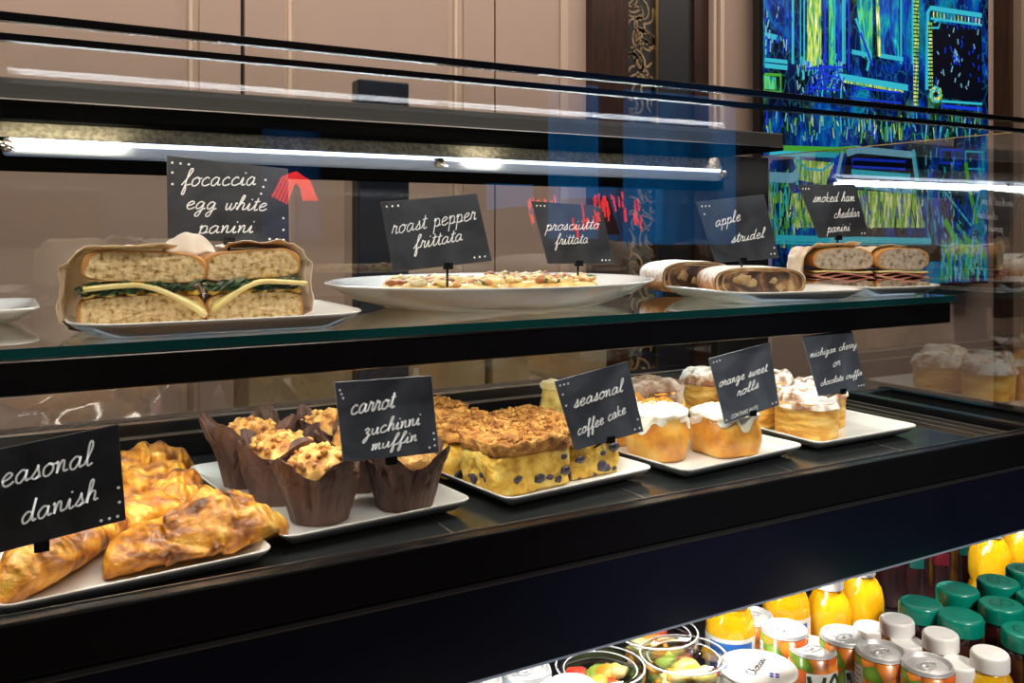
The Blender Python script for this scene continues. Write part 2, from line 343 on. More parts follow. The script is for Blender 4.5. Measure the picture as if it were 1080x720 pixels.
a2=N('ShaderNodeMixRGB'); a2.blend_type='ADD'; a2.inputs[0].default_value=.8; nt.links.new(a1.outputs[0],a2.inputs[1]); nt.links.new(r3.outputs[0],a2.inputs[2])
nt.links.new(a2.outputs[0],bs.inputs['Emission Color']); bs.inputs['Emission Strength'].default_value=.55
CY=M('screen_cyan',(0,0,0),.4,emit=.62,ecol=(.05,.75,.95)); DK=M('screen_dark',(0,0,0),.4,emit=.02,ecol=(0,.05,.3)); GR=M('screen_green',(0,0,0),.4,ramp=None,emit=.5,ecol=(.12,.7,.06)); BL=M('screen_blue',(0,0,0),.4,emit=.6,ecol=(.01,.06,1.))
YG=M('screen_yellow_green',(.0,.0,.0),.4,ramp=[(.35,(.0,.14,.22)),(.46,(.16,.45,.05)),(.54,(.42,.60,.10)),(.66,(.80,.85,.50))],scale=34,stretch=(3,1,.6),emit=.5)
GT=M('screen_mixed_green',(0,0,0),.4,ramp=[(.35,(.0,.05,.25)),(.47,(.0,.30,.28)),(.56,(.10,.50,.06)),(.68,(.02,.55,.55))],scale=12,stretch=(3,1,.7),dist=1.5,emit=.6)
BT=M('screen_mixed_blue',(0,0,0),.4,ramp=[(.35,(.0,.01,.10)),(.5,(.0,.08,.45)),(.62,(.0,.30,.25)),(.7,(.02,.55,.75))],scale=10,stretch=(3,1,.7),dist=1.5,emit=.6)
LB=M('screen_pale_blue',(0,0,0),.4,emit=.6,ecol=(.3,.7,.95))
b=MB(); b.add([(-sw/2+.008,-.002,.008),(sw/2-.008,-.002,.008),(sw/2-.008,-.002,sh-.008),(-sw/2+.008,-.002,sh-.008)],[(0,1,2,3)],0)
def S(px,py):      # photo position on the picture -> picture coordinates
    p=atY(px,py,YB-.03); return Vector((min(max(p.x-(xa+xb)/2,-sw/2+.012),sw/2-.012),0,min(max(p.z-zb,.012),sh-.012)))
YY=[-.003]
def poly(pts,mi):
    YY[0]-=.00002; q=[S(*p) for p in pts]; b.add([(p.x,YY[0],p.z) for p in q],[tuple(range(len(q)))],mi)
def line(pts,mi,w=.008):
    YY[0]-=.00002; b.ribbon([(lambda p:(p.x,YY[0],p.z))(S(*p)) for p in pts],w,Vector((0,-1,0)),mi)
def frame(x0,y0,x1,y1,mi,sl=.16,w=.008):
    d=(x1-x0)*sl; line([(x0,y0),(x1,y0+d),(x1,y1+d),(x0,y1),(x0,y0)],mi,w)
rn=random.Random(11)
def speck(x0,y0,x1,y1,n,mis,L=10,vert=True,w=.005):
    for k in range(n):
        x=x0+rn.random()*(x1-x0);y=y0+rn.random()*(y1-y0);l=L*(.4+rn.random())
        line([(x,y),(x+rn.uniform(-2,2)*(1 if vert else 3),y-l if vert else y-rn.uniform(-2,2))],rn.choice(mis),w)
# upper: columns, window bays, shop front frame
poly([(849,-40),(864,-40),(864,68),(849,72)],5); poly([(872,-40),(877,-40),(877,75),(872,75)],7)
poly([(898,-40),(918,-40),(918,66),(906,60)],7); poly([(924,-40),(946,-40),(946,60),(924,60)],8)
for x,w in((834,.01),(842,.004),(846,.006),(878,.006),(887,.010),(889,.004),(948,.008),(960,.006)): line([(x,-50),(x,68)],1,w)
for x in(868,882,893,953): line([(x,-50),(x,75)],4,.008)
poly([(961,-40),(967,-40),(966,112),(961,111)],5)
for y in range(-20,110,4): line([(961,y),(967,y+.5)],2,.004)
line([(800,37),(822,41)],1,.016); line([(793,62),(828,66)],1,.012); line([(793,68),(828,72)],1,.014); 
frame(795,78,821,96,3,.06,.01); poly([(800,80),(816,82),(816,95),(800,94)],7)
line([(896,55),(916,59)],1,.014); line([(925,59),(950,63)],1,.014); line([(876,80),(955,93)],1,.02); line([(886,86),(950,97)],5,.008)
line([(900,20),(915,60),(912,75)],1,.01); line([(905,35),(918,70)],4,.01); line([(922,-20),(925,60)],5,.016)
frame(898,93,948,104,4,.1,.006)
poly([(976,22),(1033,33),(1033,106),(980,103)],2)
line([(975,95),(976,14),(979,9),(1033,17)],1,.016); line([(979,20),(1033,27)],1,.008)
for k in range(14): line([(982+k*3.7,13+k*.55),(982+k*3.7,19+k*.55)],5,.006)
line([(978,24),(979,92)],5,.022)
for k in range(17): line([(976,28+k*4),(981,28+k*4)],2,.005)
for k in range(7):
    a=k*.9; line([(984+7*math.cos(a+j*.5)*(1-j*.12),100+9*math.sin(a+j*.5)*(1-j*.12)) for j in range(6)],1 if k%2 else 5,.007)
line([(982,24),(990,20),(987,30),(980,30)],1,.008)
line([(990,107),(1033,110)],1,.008); line([(990,112),(1033,116)],4,.012)
speck(984,30,1030,98,50,[4,6,2],5); speck(1000,55,1012,70,16,[6,4],5)
speck(838,66,890,108,90,[1,6,4],8); speck(793,10,832,60,50,[4,2,6],9)
for k in range(12): line([(840+rn.random()*45,66+rn.random()*30),(845+rn.random()*45,70+rn.random()*30)],4,.006)
# lower: foliage, benches and frames
speck(800,128,1032,152,150,[1,3,6,5,4],12); line([(810,157),(880,159),(900,157)],3,.02); line([(807,162),(880,164)],1,.016)
poly([(832,168),(875,172),(866,196),(838,190)],5); line([(837,166),(844,178),(862,180),(874,172)],1,.008)
line([(835,160),(836,195)],1,.01); line([(880,165),(873,190)],4,.02); line([(884,160),(877,190)],6,.014)
poly([(888,163),(958,165),(962,196),(884,190)],2); line([(888,162),(900,158),(960,164)],6,.022)
frame(894,168,950,176,4,.05,.008); line([(893,182),(955,187)],1,.02); line([(884,194),(905,195),(958,203),(963,196),(958,160)],6,.02)
line([(958,158),(965,200)],1,.012)
poly([(830,205),(865,196),(890,200),(963,205),(970,240),(830,240)],5); speck(828,200,968,245,130,[3,5,4,2,5],12)
speck(806,195,832,262,90,[3,3,5,1],14); line([(806,187),(830,188),(836,182)],6,.03)
frame(985,158,1008,172,4,.05,.008); frame(1012,160,1030,178,1,.05,.006); line([(980,190),(1018,238),(1027,200)],1,.008); line([(1012,172),(1016,200),(1024,236)],3,.02)
line([(990,232),(1000,250),(1020,272)],3,.024); line([(1002,236),(1020,262)],3,.016); speck(968,165,1032,262,120,[4,1,4,6],9)
line([(812,251),(975,254)],1,.018); line([(812,256),(990,259)],1,.006)
poly([(900,258),(985,258),(985,275),(900,280)],2); speck(985,262,1032,297,120,[1,3,6,3],10,True,.007)
b.build('screen_image',[m,CY,DK,GR,BL,YG,LB,GT,BT],scr)
# ------------------------------------------------------------------ the display case
X0,X1=-.55,1.19; YG0=.70; YR=1.17
case=thing('refrigerated_display_case',((X0+X1)/2,.95,0),0,'long black glass display case holding plates of pastries on two levels','display case')
ox,oy=(X0+X1)/2,.95
def cb(name,boxes,mats,bev=0):
    b=MB()
    for q in boxes:
        x0,x1,y0,y1,z0,z1=q[:6]; b.box(x0-ox,x1-ox,y0-oy,y1-oy,H+z0,H+z1,q[6] if len(q)>6 else 0)
    o=b.build(name,mats,case)
    if bev: bevel(o,bev)
    return o
ZD=-.275; ZS=-.0895; ZT=.1325
cb('deck',[(X0,X1,YG0+.012,YR,ZD-.02,ZD)],DECK)
seams=[at(453,546,ZD),at(648,512,ZD),at(803,487,ZD),at(930,470,ZD)]
cb('deck_seam',[(p.x-.0015,p.x+.0015,YG0+.014,YR-.01,ZD,ZD+.0006) for p in seams],EDGE)
cb('deck_channel',[(1.150,1.156,.715,YR-.02,ZD,ZD+.004),(1.166,1.172,.715,YR-.02,ZD,ZD+.006),(1.130,1.134,.715,YR-.02,ZD,ZD+.003)],EDGE)
cb('front_fascia',[(X0,X1+.02,YG0-.004,YG0+.012,-.306,-.2655)],BLK,.002)
cb('fascia_edge',[(X0,X1+.02,YG0+.0105,YG0+.012,-.2655,-.2645),(X0,X1+.02,YG0-.0112,YG0-.0102,-.3085,-.3074)],EDGE)
cb('fascia_step',[(X0,X1+.02,YG0-.010,YG0-.004,-.3075,-.3060)],BLK2)
cb('front_panel',[(X0,X1+.02,YG0-.010,YG0+.014,-.388,-.3075)],NAVY,.002)
cb('panel_lip',[(X0,X1+.02,YG0-.010,YG0+.014,-.3895,-.388)],LEDH)
cb('side_frame',[(X1,X1+.02,YG0-.004,YR+.03,-.306,-.262)],BLK); cb('side_panel',[(X0,X0+.02,YG0,YR+.03,-.306,ZT)],BLK)
cb('front_glass',[(X0+.02,X1,YG0,YG0+.0001,-.264,.145)],GLS)
cb('end_glass',[(X1,X1+.0001,YG0,YR+.02,-.262,ZT)],GLS_E)
cb('end_glass_edge',[(X1-.002,X1+.002,YG0,YR+.02,ZT,ZT+.0012)],GOLD)
cb('top_glass',[(X0,X1,YG0,1.0,ZT,ZT+.0001)],GLS_T)
cb('top_rail',[(X0,X1+.01,YG0-.005,YG0+.004,.1415,.1475)],BLK,.001)
cb('top_glass_channel',[(X0,X1+.01,YG0-.002,YG0+.006,.1285,.1335)],BLK)
cb('rail_highlight',[(X0,.14,YG0-.0052,YG0-.0048,.1402,.1412),(.32,.42,YG0-.0052,YG0-.0048,.1402,.1412),(.56,1.0,YG0-.0052,YG0-.0048,.1402,.1412)],EDGE)
# rear header
cb('rear_header',[(X0,1.045,1.0,YR+.03,.127,.149)],GREYM,.002)
cb('header_edge',[(X0,1.045,.9985,1.0,.127,.1282)],EDGE)
cb('header_soffit',[(X0,1.045,1.0,YR+.02,.1225,.127)],NOSPEC)
b=MB(); yb=1.166
b.add([(X0-ox,yb-oy,H+.1255),(X1-.03-ox,yb-oy,H+.1255),(X1-.03-ox,yb-.014-oy,H+.1045),(X0-ox,yb-.014-oy,H+.1045)],[(0,1,2,3)])
b.build('reflector_band',M('reflector_metal',(.30,.28,.23),.38,.6,ramp=[(.35,(.40,.36,.28)),(.65,(.75,.70,.56))],scale=160,detail=2,bump=.3,bscale=260),case)
cb('rear_beam',[(X0,X1-.03,1.166,YR+.03,.069,.1225)],NOSPEC)
o=cb('light_bar_housing',[(.0,1.056,1.146,1.166,.084,.1035)],LEDH); bevel(o,.004,3)
cb('light_bar_strip',[(.006,1.050,1.144,1.150,.0975,.1030)],LEDM)
for x in(.004,.53,1.054):
    b=MB()
    b.tube([(x-ox,1.139-oy,H+.094),(x-ox,1.16-oy,H+.094)],.007,12); b.tube([(x-.01-ox,1.137-oy,H+.099),(x+.01-ox,1.137-oy,H+.089)],.0015,6)
    b.build('light_bar_clip',EDGE,case)
[cb('rear_post',[q],BLK) for q in ((1.062,1.165,1.150,YR+.02,ZD,.127),(X0,X0+.06,1.150,YR+.02,ZD,.127))]
cb('rear_sill',[(X0,X1-.02,1.150,YR+.02,ZD,-.2285)],BLK,.003)
cb('sill_track',[(X0,1.06,1.146,1.150,-.247,-.2445),(X0,1.06,1.147,1.1505,-.2295,-.2275)],EDGE)
for (xa_,xb_) in((X0+.06,.42),(.40,1.062)):
    cb('rear_sliding_glass',[(xa_,xb_,1.1655+(.006 if xa_<0 else 0),1.1656+(.006 if xa_<0 else 0),-.2285,.069)],GLS_R)
# glass shelf
cb('shelf_glass',[(X0+.02,1.14,.7785,1.145,ZS-.0001,ZS)],GLS_SH)
cb('shelf_glass_edge',[(X0+.02,1.14,.7775,.7785,ZS-.008,ZS),(1.139,1.140,.7785,1.145,ZS-.008,ZS)],TEAL)
cb('shelf_rail',[(X0+.02,1.132,.7790,.7960,-.1265,-.0980)],BLK,.002)
[cb('shelf_bracket',[(x,x+.012,.796,1.15,-.112,-.098)],BLK) for x in(-.3,1.118)]
cb('shelf_light_strip',[(X0+.05,1.10,.797,.806,-.108,-.1045)],LEDM)
# lower open cooler
ZF=-.535
cb('cooler_floor',[(X0,X1+.3,.36,1.15,ZF-.02,ZF)],BLK2)
cb('cooler_back',[(X0,X1+.3,1.15,1.17,-.95,-.306)],BLK2)
cb('cooler_body',[(X0,X1+.3,.34,1.18,-1.34,ZF-.02)],BLK)
cb('cooler_front_lip',[(X0,X1+.3,.33,.345,-1.3,ZF+.03)],BLK,.003)
cb('cooler_ceiling',[(X0,X1+.02,YG0+.014,1.15,-.312,-.300)],BLK2)
cb('cooler_side',[(X1+.3,X1+.32,.33,1.18,-1.34,-.306)],BLK)
cb('plinth',[(X0+.02,X1+.28,.40,1.16,-1.4,-1.34)],BLK2)
cb('cooler_light_strip',[(X0+.05,X1-.02,.722,.745,-.318,-.313)],LEDM)
# ------------------------------------------------------------------ plates and trays
def rr(w,d,rad,inset,n=8):
    w2,d2=w/2-inset,d/2-inset; r=max(rad-inset,.003); out=[]
    for cx,cy,a0 in((w2-r,d2-r,0),(-w2+r,d2-r,90),(-w2+r,-d2+r,180),(w2-r,-d2+r,270)):
        for k in range(n): a=R(a0+90*k/(n-1)); out.append((cx+r*math.cos(a),cy+r*math.sin(a)))
    return out
def plate_mesh(w,d,rad,h,prof=None,rings=None):
    P=prof or [(.024,.0035),(.016,.0045),(.007,.55*h),(.001,h-.0012),(-.0005,h-.0002),(-.0012,h-.0014),(.000,h-.0032),(.010,.25*h),(.019,.0008),(.022,0)]
    L=[rr(w,d,rad,i) for i,z in P]; n=len(L[0]); b=MB(); m=len(P)
    b.grid(n,m,lambda u,v:(*L[round(v*(m-1))][round(u*n)%n],P[round(v*(m-1))][1]),True,0,True,True,True)
    return b
def tray(c,w,d,rz,label,group=None,rad=.012,h=.0155,name='serving_tray',prof=None,cat='tray'):
    o=plate_mesh(w,d,rad,h,prof).build(name,PLATE,None,c); o.rotation_euler=(0,0,rz); tag(o,label,cat,group)
    ca,sa=math.cos(rz),math.sin(rz)
    def f(u,v,z=.0045):       # u,v metres from the front left corner
        x,y=u-w/2,v-d/2; return Vector((c[0]+x*ca-y*sa,c[1]+x*sa+y*ca,c[2]+z))
    return f
def tray_corner(FL,w,d,deg,label,**k):
    rz=R(deg); ca,sa=math.cos(rz),math.sin(rz); x,y=w/2,d/2
    return tray((FL[0]+x*ca-y*sa,FL[1]+x*sa+y*ca,H+ZD+.0001),w,d,rz,label,**k),rz
TD,rd=tray_corner((-.004,.7165),.198,.39,6,'long white rectangular tray under the golden danishes')
TM,rm=tray_corner((.208,.760),.190,.283,6,'white rectangular tray carrying the paper wrapped muffins')
TC,rc=tray_corner((.427,.762),.199,.30,7,'white rectangular tray under the crumb topped coffee cake')
TR,rr_=tray_corner((.645,.757),.205,.29,6,'white rectangular tray under the iced orange rolls')
TK,rk=tray_corner((.872,.777),.195,.29,1,'white rectangular tray under the sugar dusted cruffins')
# ------------------------------------------------------------------ danishes
DAN=M('danish_pastry',(.6,.28,.05),.30,ramp=[(.32,(.10,.028,.006)),(.40,(.38,.12,.012)),(.50,(.84,.34,.022)),(.64,(1.,.62,.11))],scale=20,detail=8,dist=1.6,bump=1,bscale=95,coat=.2,sss=.03,stretch=(1,1,1.4))
nt=DAN.node_tree; bsd=nt.nodes['Principled BSDF']; tcd=nt.nodes.new('ShaderNodeTexCoord'); wv=nt.nodes.new('ShaderNodeTexWave'); wv.inputs['Scale'].default_value=34; wv.inputs['Distortion'].default_value=6; wv.inputs['Detail'].default_value=3
nt.links.new(tcd.outputs['Object'],wv.inputs['Vector']); bpd=nt.nodes.new('ShaderNodeBump'); bpd.inputs['Strength'].default_value=.55; bpd.inputs['Distance'].default_value=.0022
nt.links.new(wv.outputs['Fac'],bpd.inputs['Height']); nt.links.new(bsd.inputs['Normal'].links[0].from_socket,bpd.inputs['Normal']); nt.links.new(bpd.outputs[0],bsd.inputs['Normal'])
old=bsd.inputs['Base Color'].links[0].from_socket; mxd=nt.nodes.new('ShaderNodeMixRGB'); mxd.blend_type='MULTIPLY'; mxd.inputs[0].default_value=.25; rd_=nt.nodes.new('ShaderNodeValToRGB'); rd_.color_ramp.elements[0].color=(.55,.35,.2,1); rd_.color_ramp.elements[1].position=.45; rd_.color_ramp.elements[1].color=(1,1,1,1)
nt.links.new(wv.outputs['Fac'],rd_.inputs[0]); nt.links.new(old,mxd.inputs[1]); nt.links.new(rd_.outputs[0],mxd.inputs[2]); nt.links.new(mxd.outputs[0],bsd.inputs['Base Color'])
def danish(loc,rz,kind,label,seed,L=.17,W=.062,Hh=.045):
    r=thing('danish_pastry',loc,rz,label,'pastry')
    b=MB()
    def fn(u,v):
        t=v*2-1; a=2*PI*u
        env=max(0,1-abs(t)**2.6)**.55
        w=W/2*env*(1+.07*math.cos(t*5+seed)); h=Hh*(max(0,1-abs(t)**2.6)**.4)*(.88+.12*math.cos(t*3.1+seed*2))
        if kind=='fold': w*=1.05+.22*math.exp(-((t-.1)*2.2)**2); h*=.92-.10*math.exp(-(t*4)**2)+.06*math.exp(-((abs(t)-.5)*6)**2)
        cy=math.cos(a); cz=math.sin(a)
        y=w*cy; z=h*.52+h*.5*cz*(1 if cz>0 else 1.0)
        if cz<0: z=h*.52+h*.5*cz
        x=t*L/2; y+=.010*math.sin(t*2.4+seed)
        spiral=math.sin(a*1+t*16+seed); k=1+.035*spiral+.012*math.sin(a*2+t*38+seed)*(abs(t)>.3)
        y*=k; z=z*(1+.06*spiral*max(0,cz))
        q=fnz(x,y,z,55,seed)*.0028
        return (x+q*.4,y+q*cy,max(0.0,z+q*(cz+.3)))
    b.grid(56,72,fn,True)
    b.build('pastry_body',DAN,r)
    if kind=='fold':      # pinched corner folded over the top
        f=MB()
        def g(u,v):
            a=(u-.5)*2; t=v*2-1
            x=t*L*.26+.012+.01*a; y=a*W*.62*(1-.35*abs(t)**2)
            z=Hh*.90+.008*math.cos(a*1.6)-.022*abs(a)**2.2-.008*t*t+fnz(x,y,0,45,seed+3)*.005+.002*math.sin(a*22+t*4)
            return (x,y,z)
        f.grid(30,26,g)
        o=f.build('folded_flap',DAN,r); s=o.modifiers.new('s','SOLIDIFY'); s.thickness=.005; s.offset=-1
    return r
def atr(px,py,z,rz): return at(px,py,z)
zd=ZD+.0045
P1,P2=at(22,615,zd),at(150,545,zd); c=(P1+P2)/2; c.z=H+zd
danish(at(88,590,zd)+Vector((0,.0,0)),math.atan2((P2-P1).y,(P2-P1).x)-.05,'roll','long glossy rolled danish at the front left of its tray',1,.205,.060,.042)
danish(at(210,588,zd)+Vector((0,.01,0)),R(14),'fold','folded golden danish with a browned end at the front right of its tray',2,.154,.070,.041)
danish(at(178,556,zd)+Vector((.0,.022,0)),R(35),'fold','pale glazed danish lying just behind the folded front danish',4,.12,.05,.036)
danish(at(132,530,zd)+Vector((0,.01,0)),R(10),'roll','rolled danish in the middle of the tray behind the seasonal danish sign',5,.14,.055,.037)
danish(at(150,508,zd)+Vector((0,.012,0)),R(4),'roll','rearmost danish with layered brown crust beside the muffin papers',6,.12,.05,.036)
# ------------------------------------------------------------------ muffins
PAPER=M('brown_baking_paper',(.09,.045,.032),.55,ramp=[(.3,(.050,.020,.013)),(.6,(.13,.065,.048)),(.8,(.20,.11,.085))],scale=28,bump=.35,bscale=45,spec=.5)
MUF=M('muffin_top',(.6,.3,.1),.6,ramp=[(.34,(.24,.07,.012)),(.46,(.64,.29,.06)),(.64,(.92,.56,.17))],scale=75,detail=5,bump=.9,bscale=110,sss=.05)
def muffin(loc,rz,label,seed,tall=1.0):
    r=thing('muffin',loc,rz,label,'muffin','carrot zucchini muffins in brown tulip papers')
    b=MB(); n=96; m=15
    def fn(u,v):
        a=2*PI*u; pet=abs(math.cos(2*a+.3*math.sin(a+seed)))
        ht=(.046+.021*pet**2.2*tall+.006*nz(math.cos(a),math.sin(a),0,1.5,seed))
        z=v*ht; k=min(z/.045,1)
        rad=.0265+.0125*k
        if z>.040: rad+=(z-.040)*(.22+.16*pet)+.002*math.sin(a*3+seed)
        pl=.0016*math.sin(a*12+2*math.sin(a*3+seed))*min(1,.3+k)
        sq=.0022*math.cos(4*a)*k
        rad+=pl+sq+.003*nz(math.cos(a)*1.5,math.sin(a)*1.5,z*30,1,seed)*k-.0035*max(0,1-abs(nz(math.cos(a)*2.6,math.sin(a)*2.6,z*22,1,seed+9))*7)*k+.0016*nz(math.cos(a)*6,math.sin(a)*6,z*120,1,seed+4)*k
        return (rad*math.cos(a),rad*math.sin(a),z)
    b.grid(n,m,fn,True,0,False,True,False)
    o=b.build('paper_wrapper',PAPER,r); s=o.modifiers.new('s','SOLIDIFY'); s.thickness=.0005; s.offset=1
    b=MB()
    def g(u,v):
        a=2*PI*u; ph=v*PI/2; rr0=.0322*math.cos(ph)**.6 if v<1 else 0
        z=.038+.027*math.sin(ph)
        x,y=rr0*math.cos(a),rr0*math.sin(a); q=fnz(x,y,z,60,seed)
        return (x*(1+.05*q),y*(1+.05*q),z+.005*q)
    b.grid(48,16,g,True)
    b.build('muffin_top',MUF,r)
    c=MB(); rn=random.Random(seed)
    for k in range(34):
        a=rn.random()*6.28; q=.033*math.sqrt(rn.random()); z=.0385+.027*math.sqrt(max(0,1-(q/.038)**2))
        c.blob((q*math.cos(a),q*math.sin(a),z+.001),.0022+.0026*rn.random(),seed+k,.3,1.5,1)
    c.build('streusel_crumbs',MUF,r)
ml=['muffin in brown tulip paper at the front left of the muffin tray','muffin in brown tulip paper directly below the carrot sign','muffin in dark paper behind the front left muffin','tall dark papered muffin nearest the danish tray','muffin peeking between papers in the second row behind the carrot sign','muffin with a pointed dark paper at the back beside the scalloped dish','rearmost dark papered muffin at the left edge of the tray','back right muffin mostly hidden behind the carrot sign']
mp_=[(.060,.064),(.144,.052),(.050,.142),(.046,.218),(.138,.134),(.138,.214),(.0,.0),(0,0)]
for i in range(6):
    p=TM(*mp_[i]); muffin(p,R([8,40,25,50,10,30][i]),ml[i],i+1,[.9,.8,1.0,1.35,.9,1.0][i])
# extra muffin behind at the left edge
# scalloped dish behind the muffins
b=MB()
def fn(u,v):
    a=2*PI*u; k=v; rad=.030+.030*k**.7+.0022*k*math.cos(a*22); return (rad*math.cos(a),rad*.6*math.sin(a),.0002+.032*k+.0015*k*math.cos(a*22))
b.grid(132,8,fn,True,0,True,True,False)
d=b.build('scalloped_dish',PLATE,None,TM(.135,.281,.0001)+Vector((0,.036,-.0044))); s=d.modifiers.new('s','SOLIDIFY'); s.thickness=.0015
tag(d,'white dish with scalloped rim behind the muffins','dish')
# ------------------------------------------------------------------ coffee cake
m=M('coffee_cake_crumb',(.75,.48,.12),.75,ramp=[(.32,(.50,.24,.02)),(.5,(.86,.54,.08)),(.7,(.95,.74,.24))],scale=70,detail=6,bump=.8,bscale=150,sss=.06)
CAKE=m; nt=m.node_tree; bs=nt.nodes['Principled BSDF']
tc=nt.nodes.new('ShaderNodeTexCoord'); vo=nt.nodes.new('ShaderNodeTexVoronoi'); vo.inputs['Scale'].default_value=38; 
dn_=nt.nodes.new('ShaderNodeTexNoise'); dn_.inputs['Scale'].default_value=60
mx=nt.nodes.new('ShaderNodeVectorMath'); mx.operation='MULTIPLY_ADD'; mx.inputs[1].default_value=(.02,.02,.02)
nt.links.new(tc.outputs['Object'],dn_.inputs['Vector']); nt.links.new(dn_.outputs['Color'],mx.inputs[0]); nt.links.new(tc.outputs['Object'],mx.inputs[2]); nt.links.new(mx.outputs[0],vo.inputs['Vector'])
rp=nt.nodes.new('ShaderNodeValToRGB'); rp.color_ramp.elements[0].position=.13; rp.color_ramp.elements[0].color=(1,1,1,1); rp.color_ramp.elements[1].position=.19; rp.color_ramp.elements[1].color=(0,0,0,1)
nt.links.new(vo.outputs['Distance'],rp.inputs[0])
old=bs.inputs['Base Color'].links[0].from_socket
mm=nt.nodes.new('ShaderNodeMixRGB'); nt.links.new(rp.outputs[0],mm.inputs[0]); nt.links.new(old,mm.inputs[1]); mm.inputs[2].default_value=(.05,.035,.06,1); nt.links.new(mm.outputs[0],bs.inputs['Base Color'])
CRUMB=M('crumb_topping',(.5,.25,.08),.8,ramp=[(.34,(.22,.075,.012)),(.50,(.48,.20,.035)),(.66,(.70,.38,.10))],scale=80,detail=6,bump=1,bscale=260)
BERRY=M('blueberry',(.02,.018,.035),.35,ramp=[(.4,(.010,.008,.012)),(.65,(.05,.035,.06))],scale=50)
def slab(mb,w,d,h,seed,n=22,amp=.0025,mi=0,bul=.004,z0=0,round_=.12):
    """soft block built as rings of a rounded rectangle"""
    base=rr(w,d,.010,0,6); N_=len(base); per=[]
    for i in range(N_):                        # resample perimeter
        a=Vector((*base[i],0)); c=Vector((*base[(i+1)%N_],0)); k=max(1,int((c-a).length/.004))
        for j in range(k): per.append(a.lerp(c,j/k))
    P=len(per)
    rows=[(1,0),(1.01,.06)]+[(1+.02*math.sin(PI*t),.06+.80*t) for t in[i/8 for i in range(1,9)]]+[(.985,.93),(.95,.985),(.90,1.0),(.8,1.01),(.7,1.015),(.6,1.018),(.5,1.02),(.4,1.02),(.3,1.02),(.2,1.02),(.1,1.02),(.03,1.02)]
    m_=len(rows)
    def fn(u,v):
        s,zz=rows[round(v*(m_-1))]; p=per[round(u*P)%P]; x,y,z=p.x*s,p.y*s,zz*h
        q=fnz(x,y,z,55,seed); dirn=Vector((p.x,p.y,0)).normalized() if zz<.95 else Vector((0,0,0))
        return (x+dirn.x*q*amp,y+dirn.y*q*amp,z0+max(0,z+(q*amp*1.6 if zz>.5 else 0)))
    mb.grid(P,m_,fn,True,mi,True,True,True)
def cake(loc,rz,w,d,h,seed,label,name='coffee_cake'):
    r=thing(name,loc,rz,label,'cake','blueberry coffee cake squares with crumb topping')
    b=MB(); slab(b,w,d,h*.74,seed,amp=.0038); b.build('cake_body',CAKE,r)
    t=MB(); slab(t,w+.001,d+.001,h*.24,seed+9,amp=.003,z0=h*.73)
    rn=random.Random(seed)
    for k in range(330):
        x=(rn.random()-.5)*w*.99;y=(rn.random()-.5)*d*.99; t.blob((x,y,h*.982+fnz(x,y,0,60,seed)*.003),.0010+.0024*rn.random()**1.6,seed+k,.3,1.5,1)
    t.build('crumb_topping',CRUMB,r)
    bb=MB()
    for k in range(6):
        x=(rn.random()-.5)*w*.86; z=.004+rn.random()**1.5*h*.5; s=.0028+.004*rn.random(); bb.blob((x,-d/2-.0005,z),s,k+seed,.2,1.5,2,sc=(1.3,.5,.9))
    for k in range(4):
        y=(rn.random()-.5)*d*.86; z=.006+rn.random()*h*.45; s=.003+.003*rn.random(); bb.blob((-w/2-.0005,y,z),s,k+seed+40,.2,1.5,2,sc=(.5,1.3,.9))
    tag(bb.build('blueberries',BERRY,r),kind='stuff')
cake(TC(.062,.072),rc,.098,.075,.054,1,'blueberry coffee cake square at the front left of its tray')
cake(TC(.150,.075),rc,.072,.070,.050,2,'blueberry coffee cake square at the front right below its sign')
cake(TC(.052,.158),rc,.090,.078,.055,3,'coffee cake square in the second row behind the front left square')
cake(TC(.142,.158),rc+.04,.080,.080,.050,4,'coffee cake square in the second row behind its sign')
cake(TC(.050,.238),rc,.085,.068,.060,5,'raised coffee cake square at the back left beside the carrot sign')
# yellow loaf slice standing at the back and tongs
ICING0=M('lemon_icing',(.8,.7,.4),.5,ramp=[(.4,(.72,.58,.25)),(.6,(.84,.76,.5))],scale=40)
r=thing('loaf_slice',TR(.030,.258,.0046),rc+.3,'yellow loaf slice standing behind the coffee cake sign','cake')
b=MB(); slab(b,.030,.050,.062,31); b.build('loaf_crumb',M('loaf_crumb',(.75,.55,.12),.7,ramp=[(.35,(.55,.38,.06)),(.6,(.80,.62,.2))],scale=60,bump=.6,bscale=140),r)
b=MB(); slab(b,.031,.051,.007,33,z0=.060); b.build('icing',ICING0,r)
GRIPM=M('handle_plastic',(.72,.71,.70),.35,ramp=[(.4,(.66,.65,.64)),(.6,(.76,.75,.74))],scale=20)
for nm,P0,P1,lb in(('serving_tongs',(558,434,-.245),(606,441,-.250),'pale handled tongs lying behind the coffee cake sign'),):
    pass
def handle(p0,p1,label,wd,sup):
    d=(p1-p0); L=d.length; r=thing('serving_knife',p0,0,label,'utensil')
    pts=[d*t for t in(0,.04,.2,.5,.8,.96,1)]
    b=MB(); b.tube([p+Vector((0,0,0)) for p in pts],[wd*.5,wd*.9,wd,wd*.85,wd,wd*.85,wd*.4],14); b.build('handle',GRIPM,r)
    u=d.normalized(); b=MB(); q=d+u*.001; b.tube([q,q+u*.03,q+u*.09],[.002,.006,.0015],8); b.build('blade',STEEL,r); return r
p=TC(.105,.270,.0075); handle(p,p+Vector((.045,.03,.0)),'small white handled knife lying on the tray behind the coffee cakes',.0055,0)
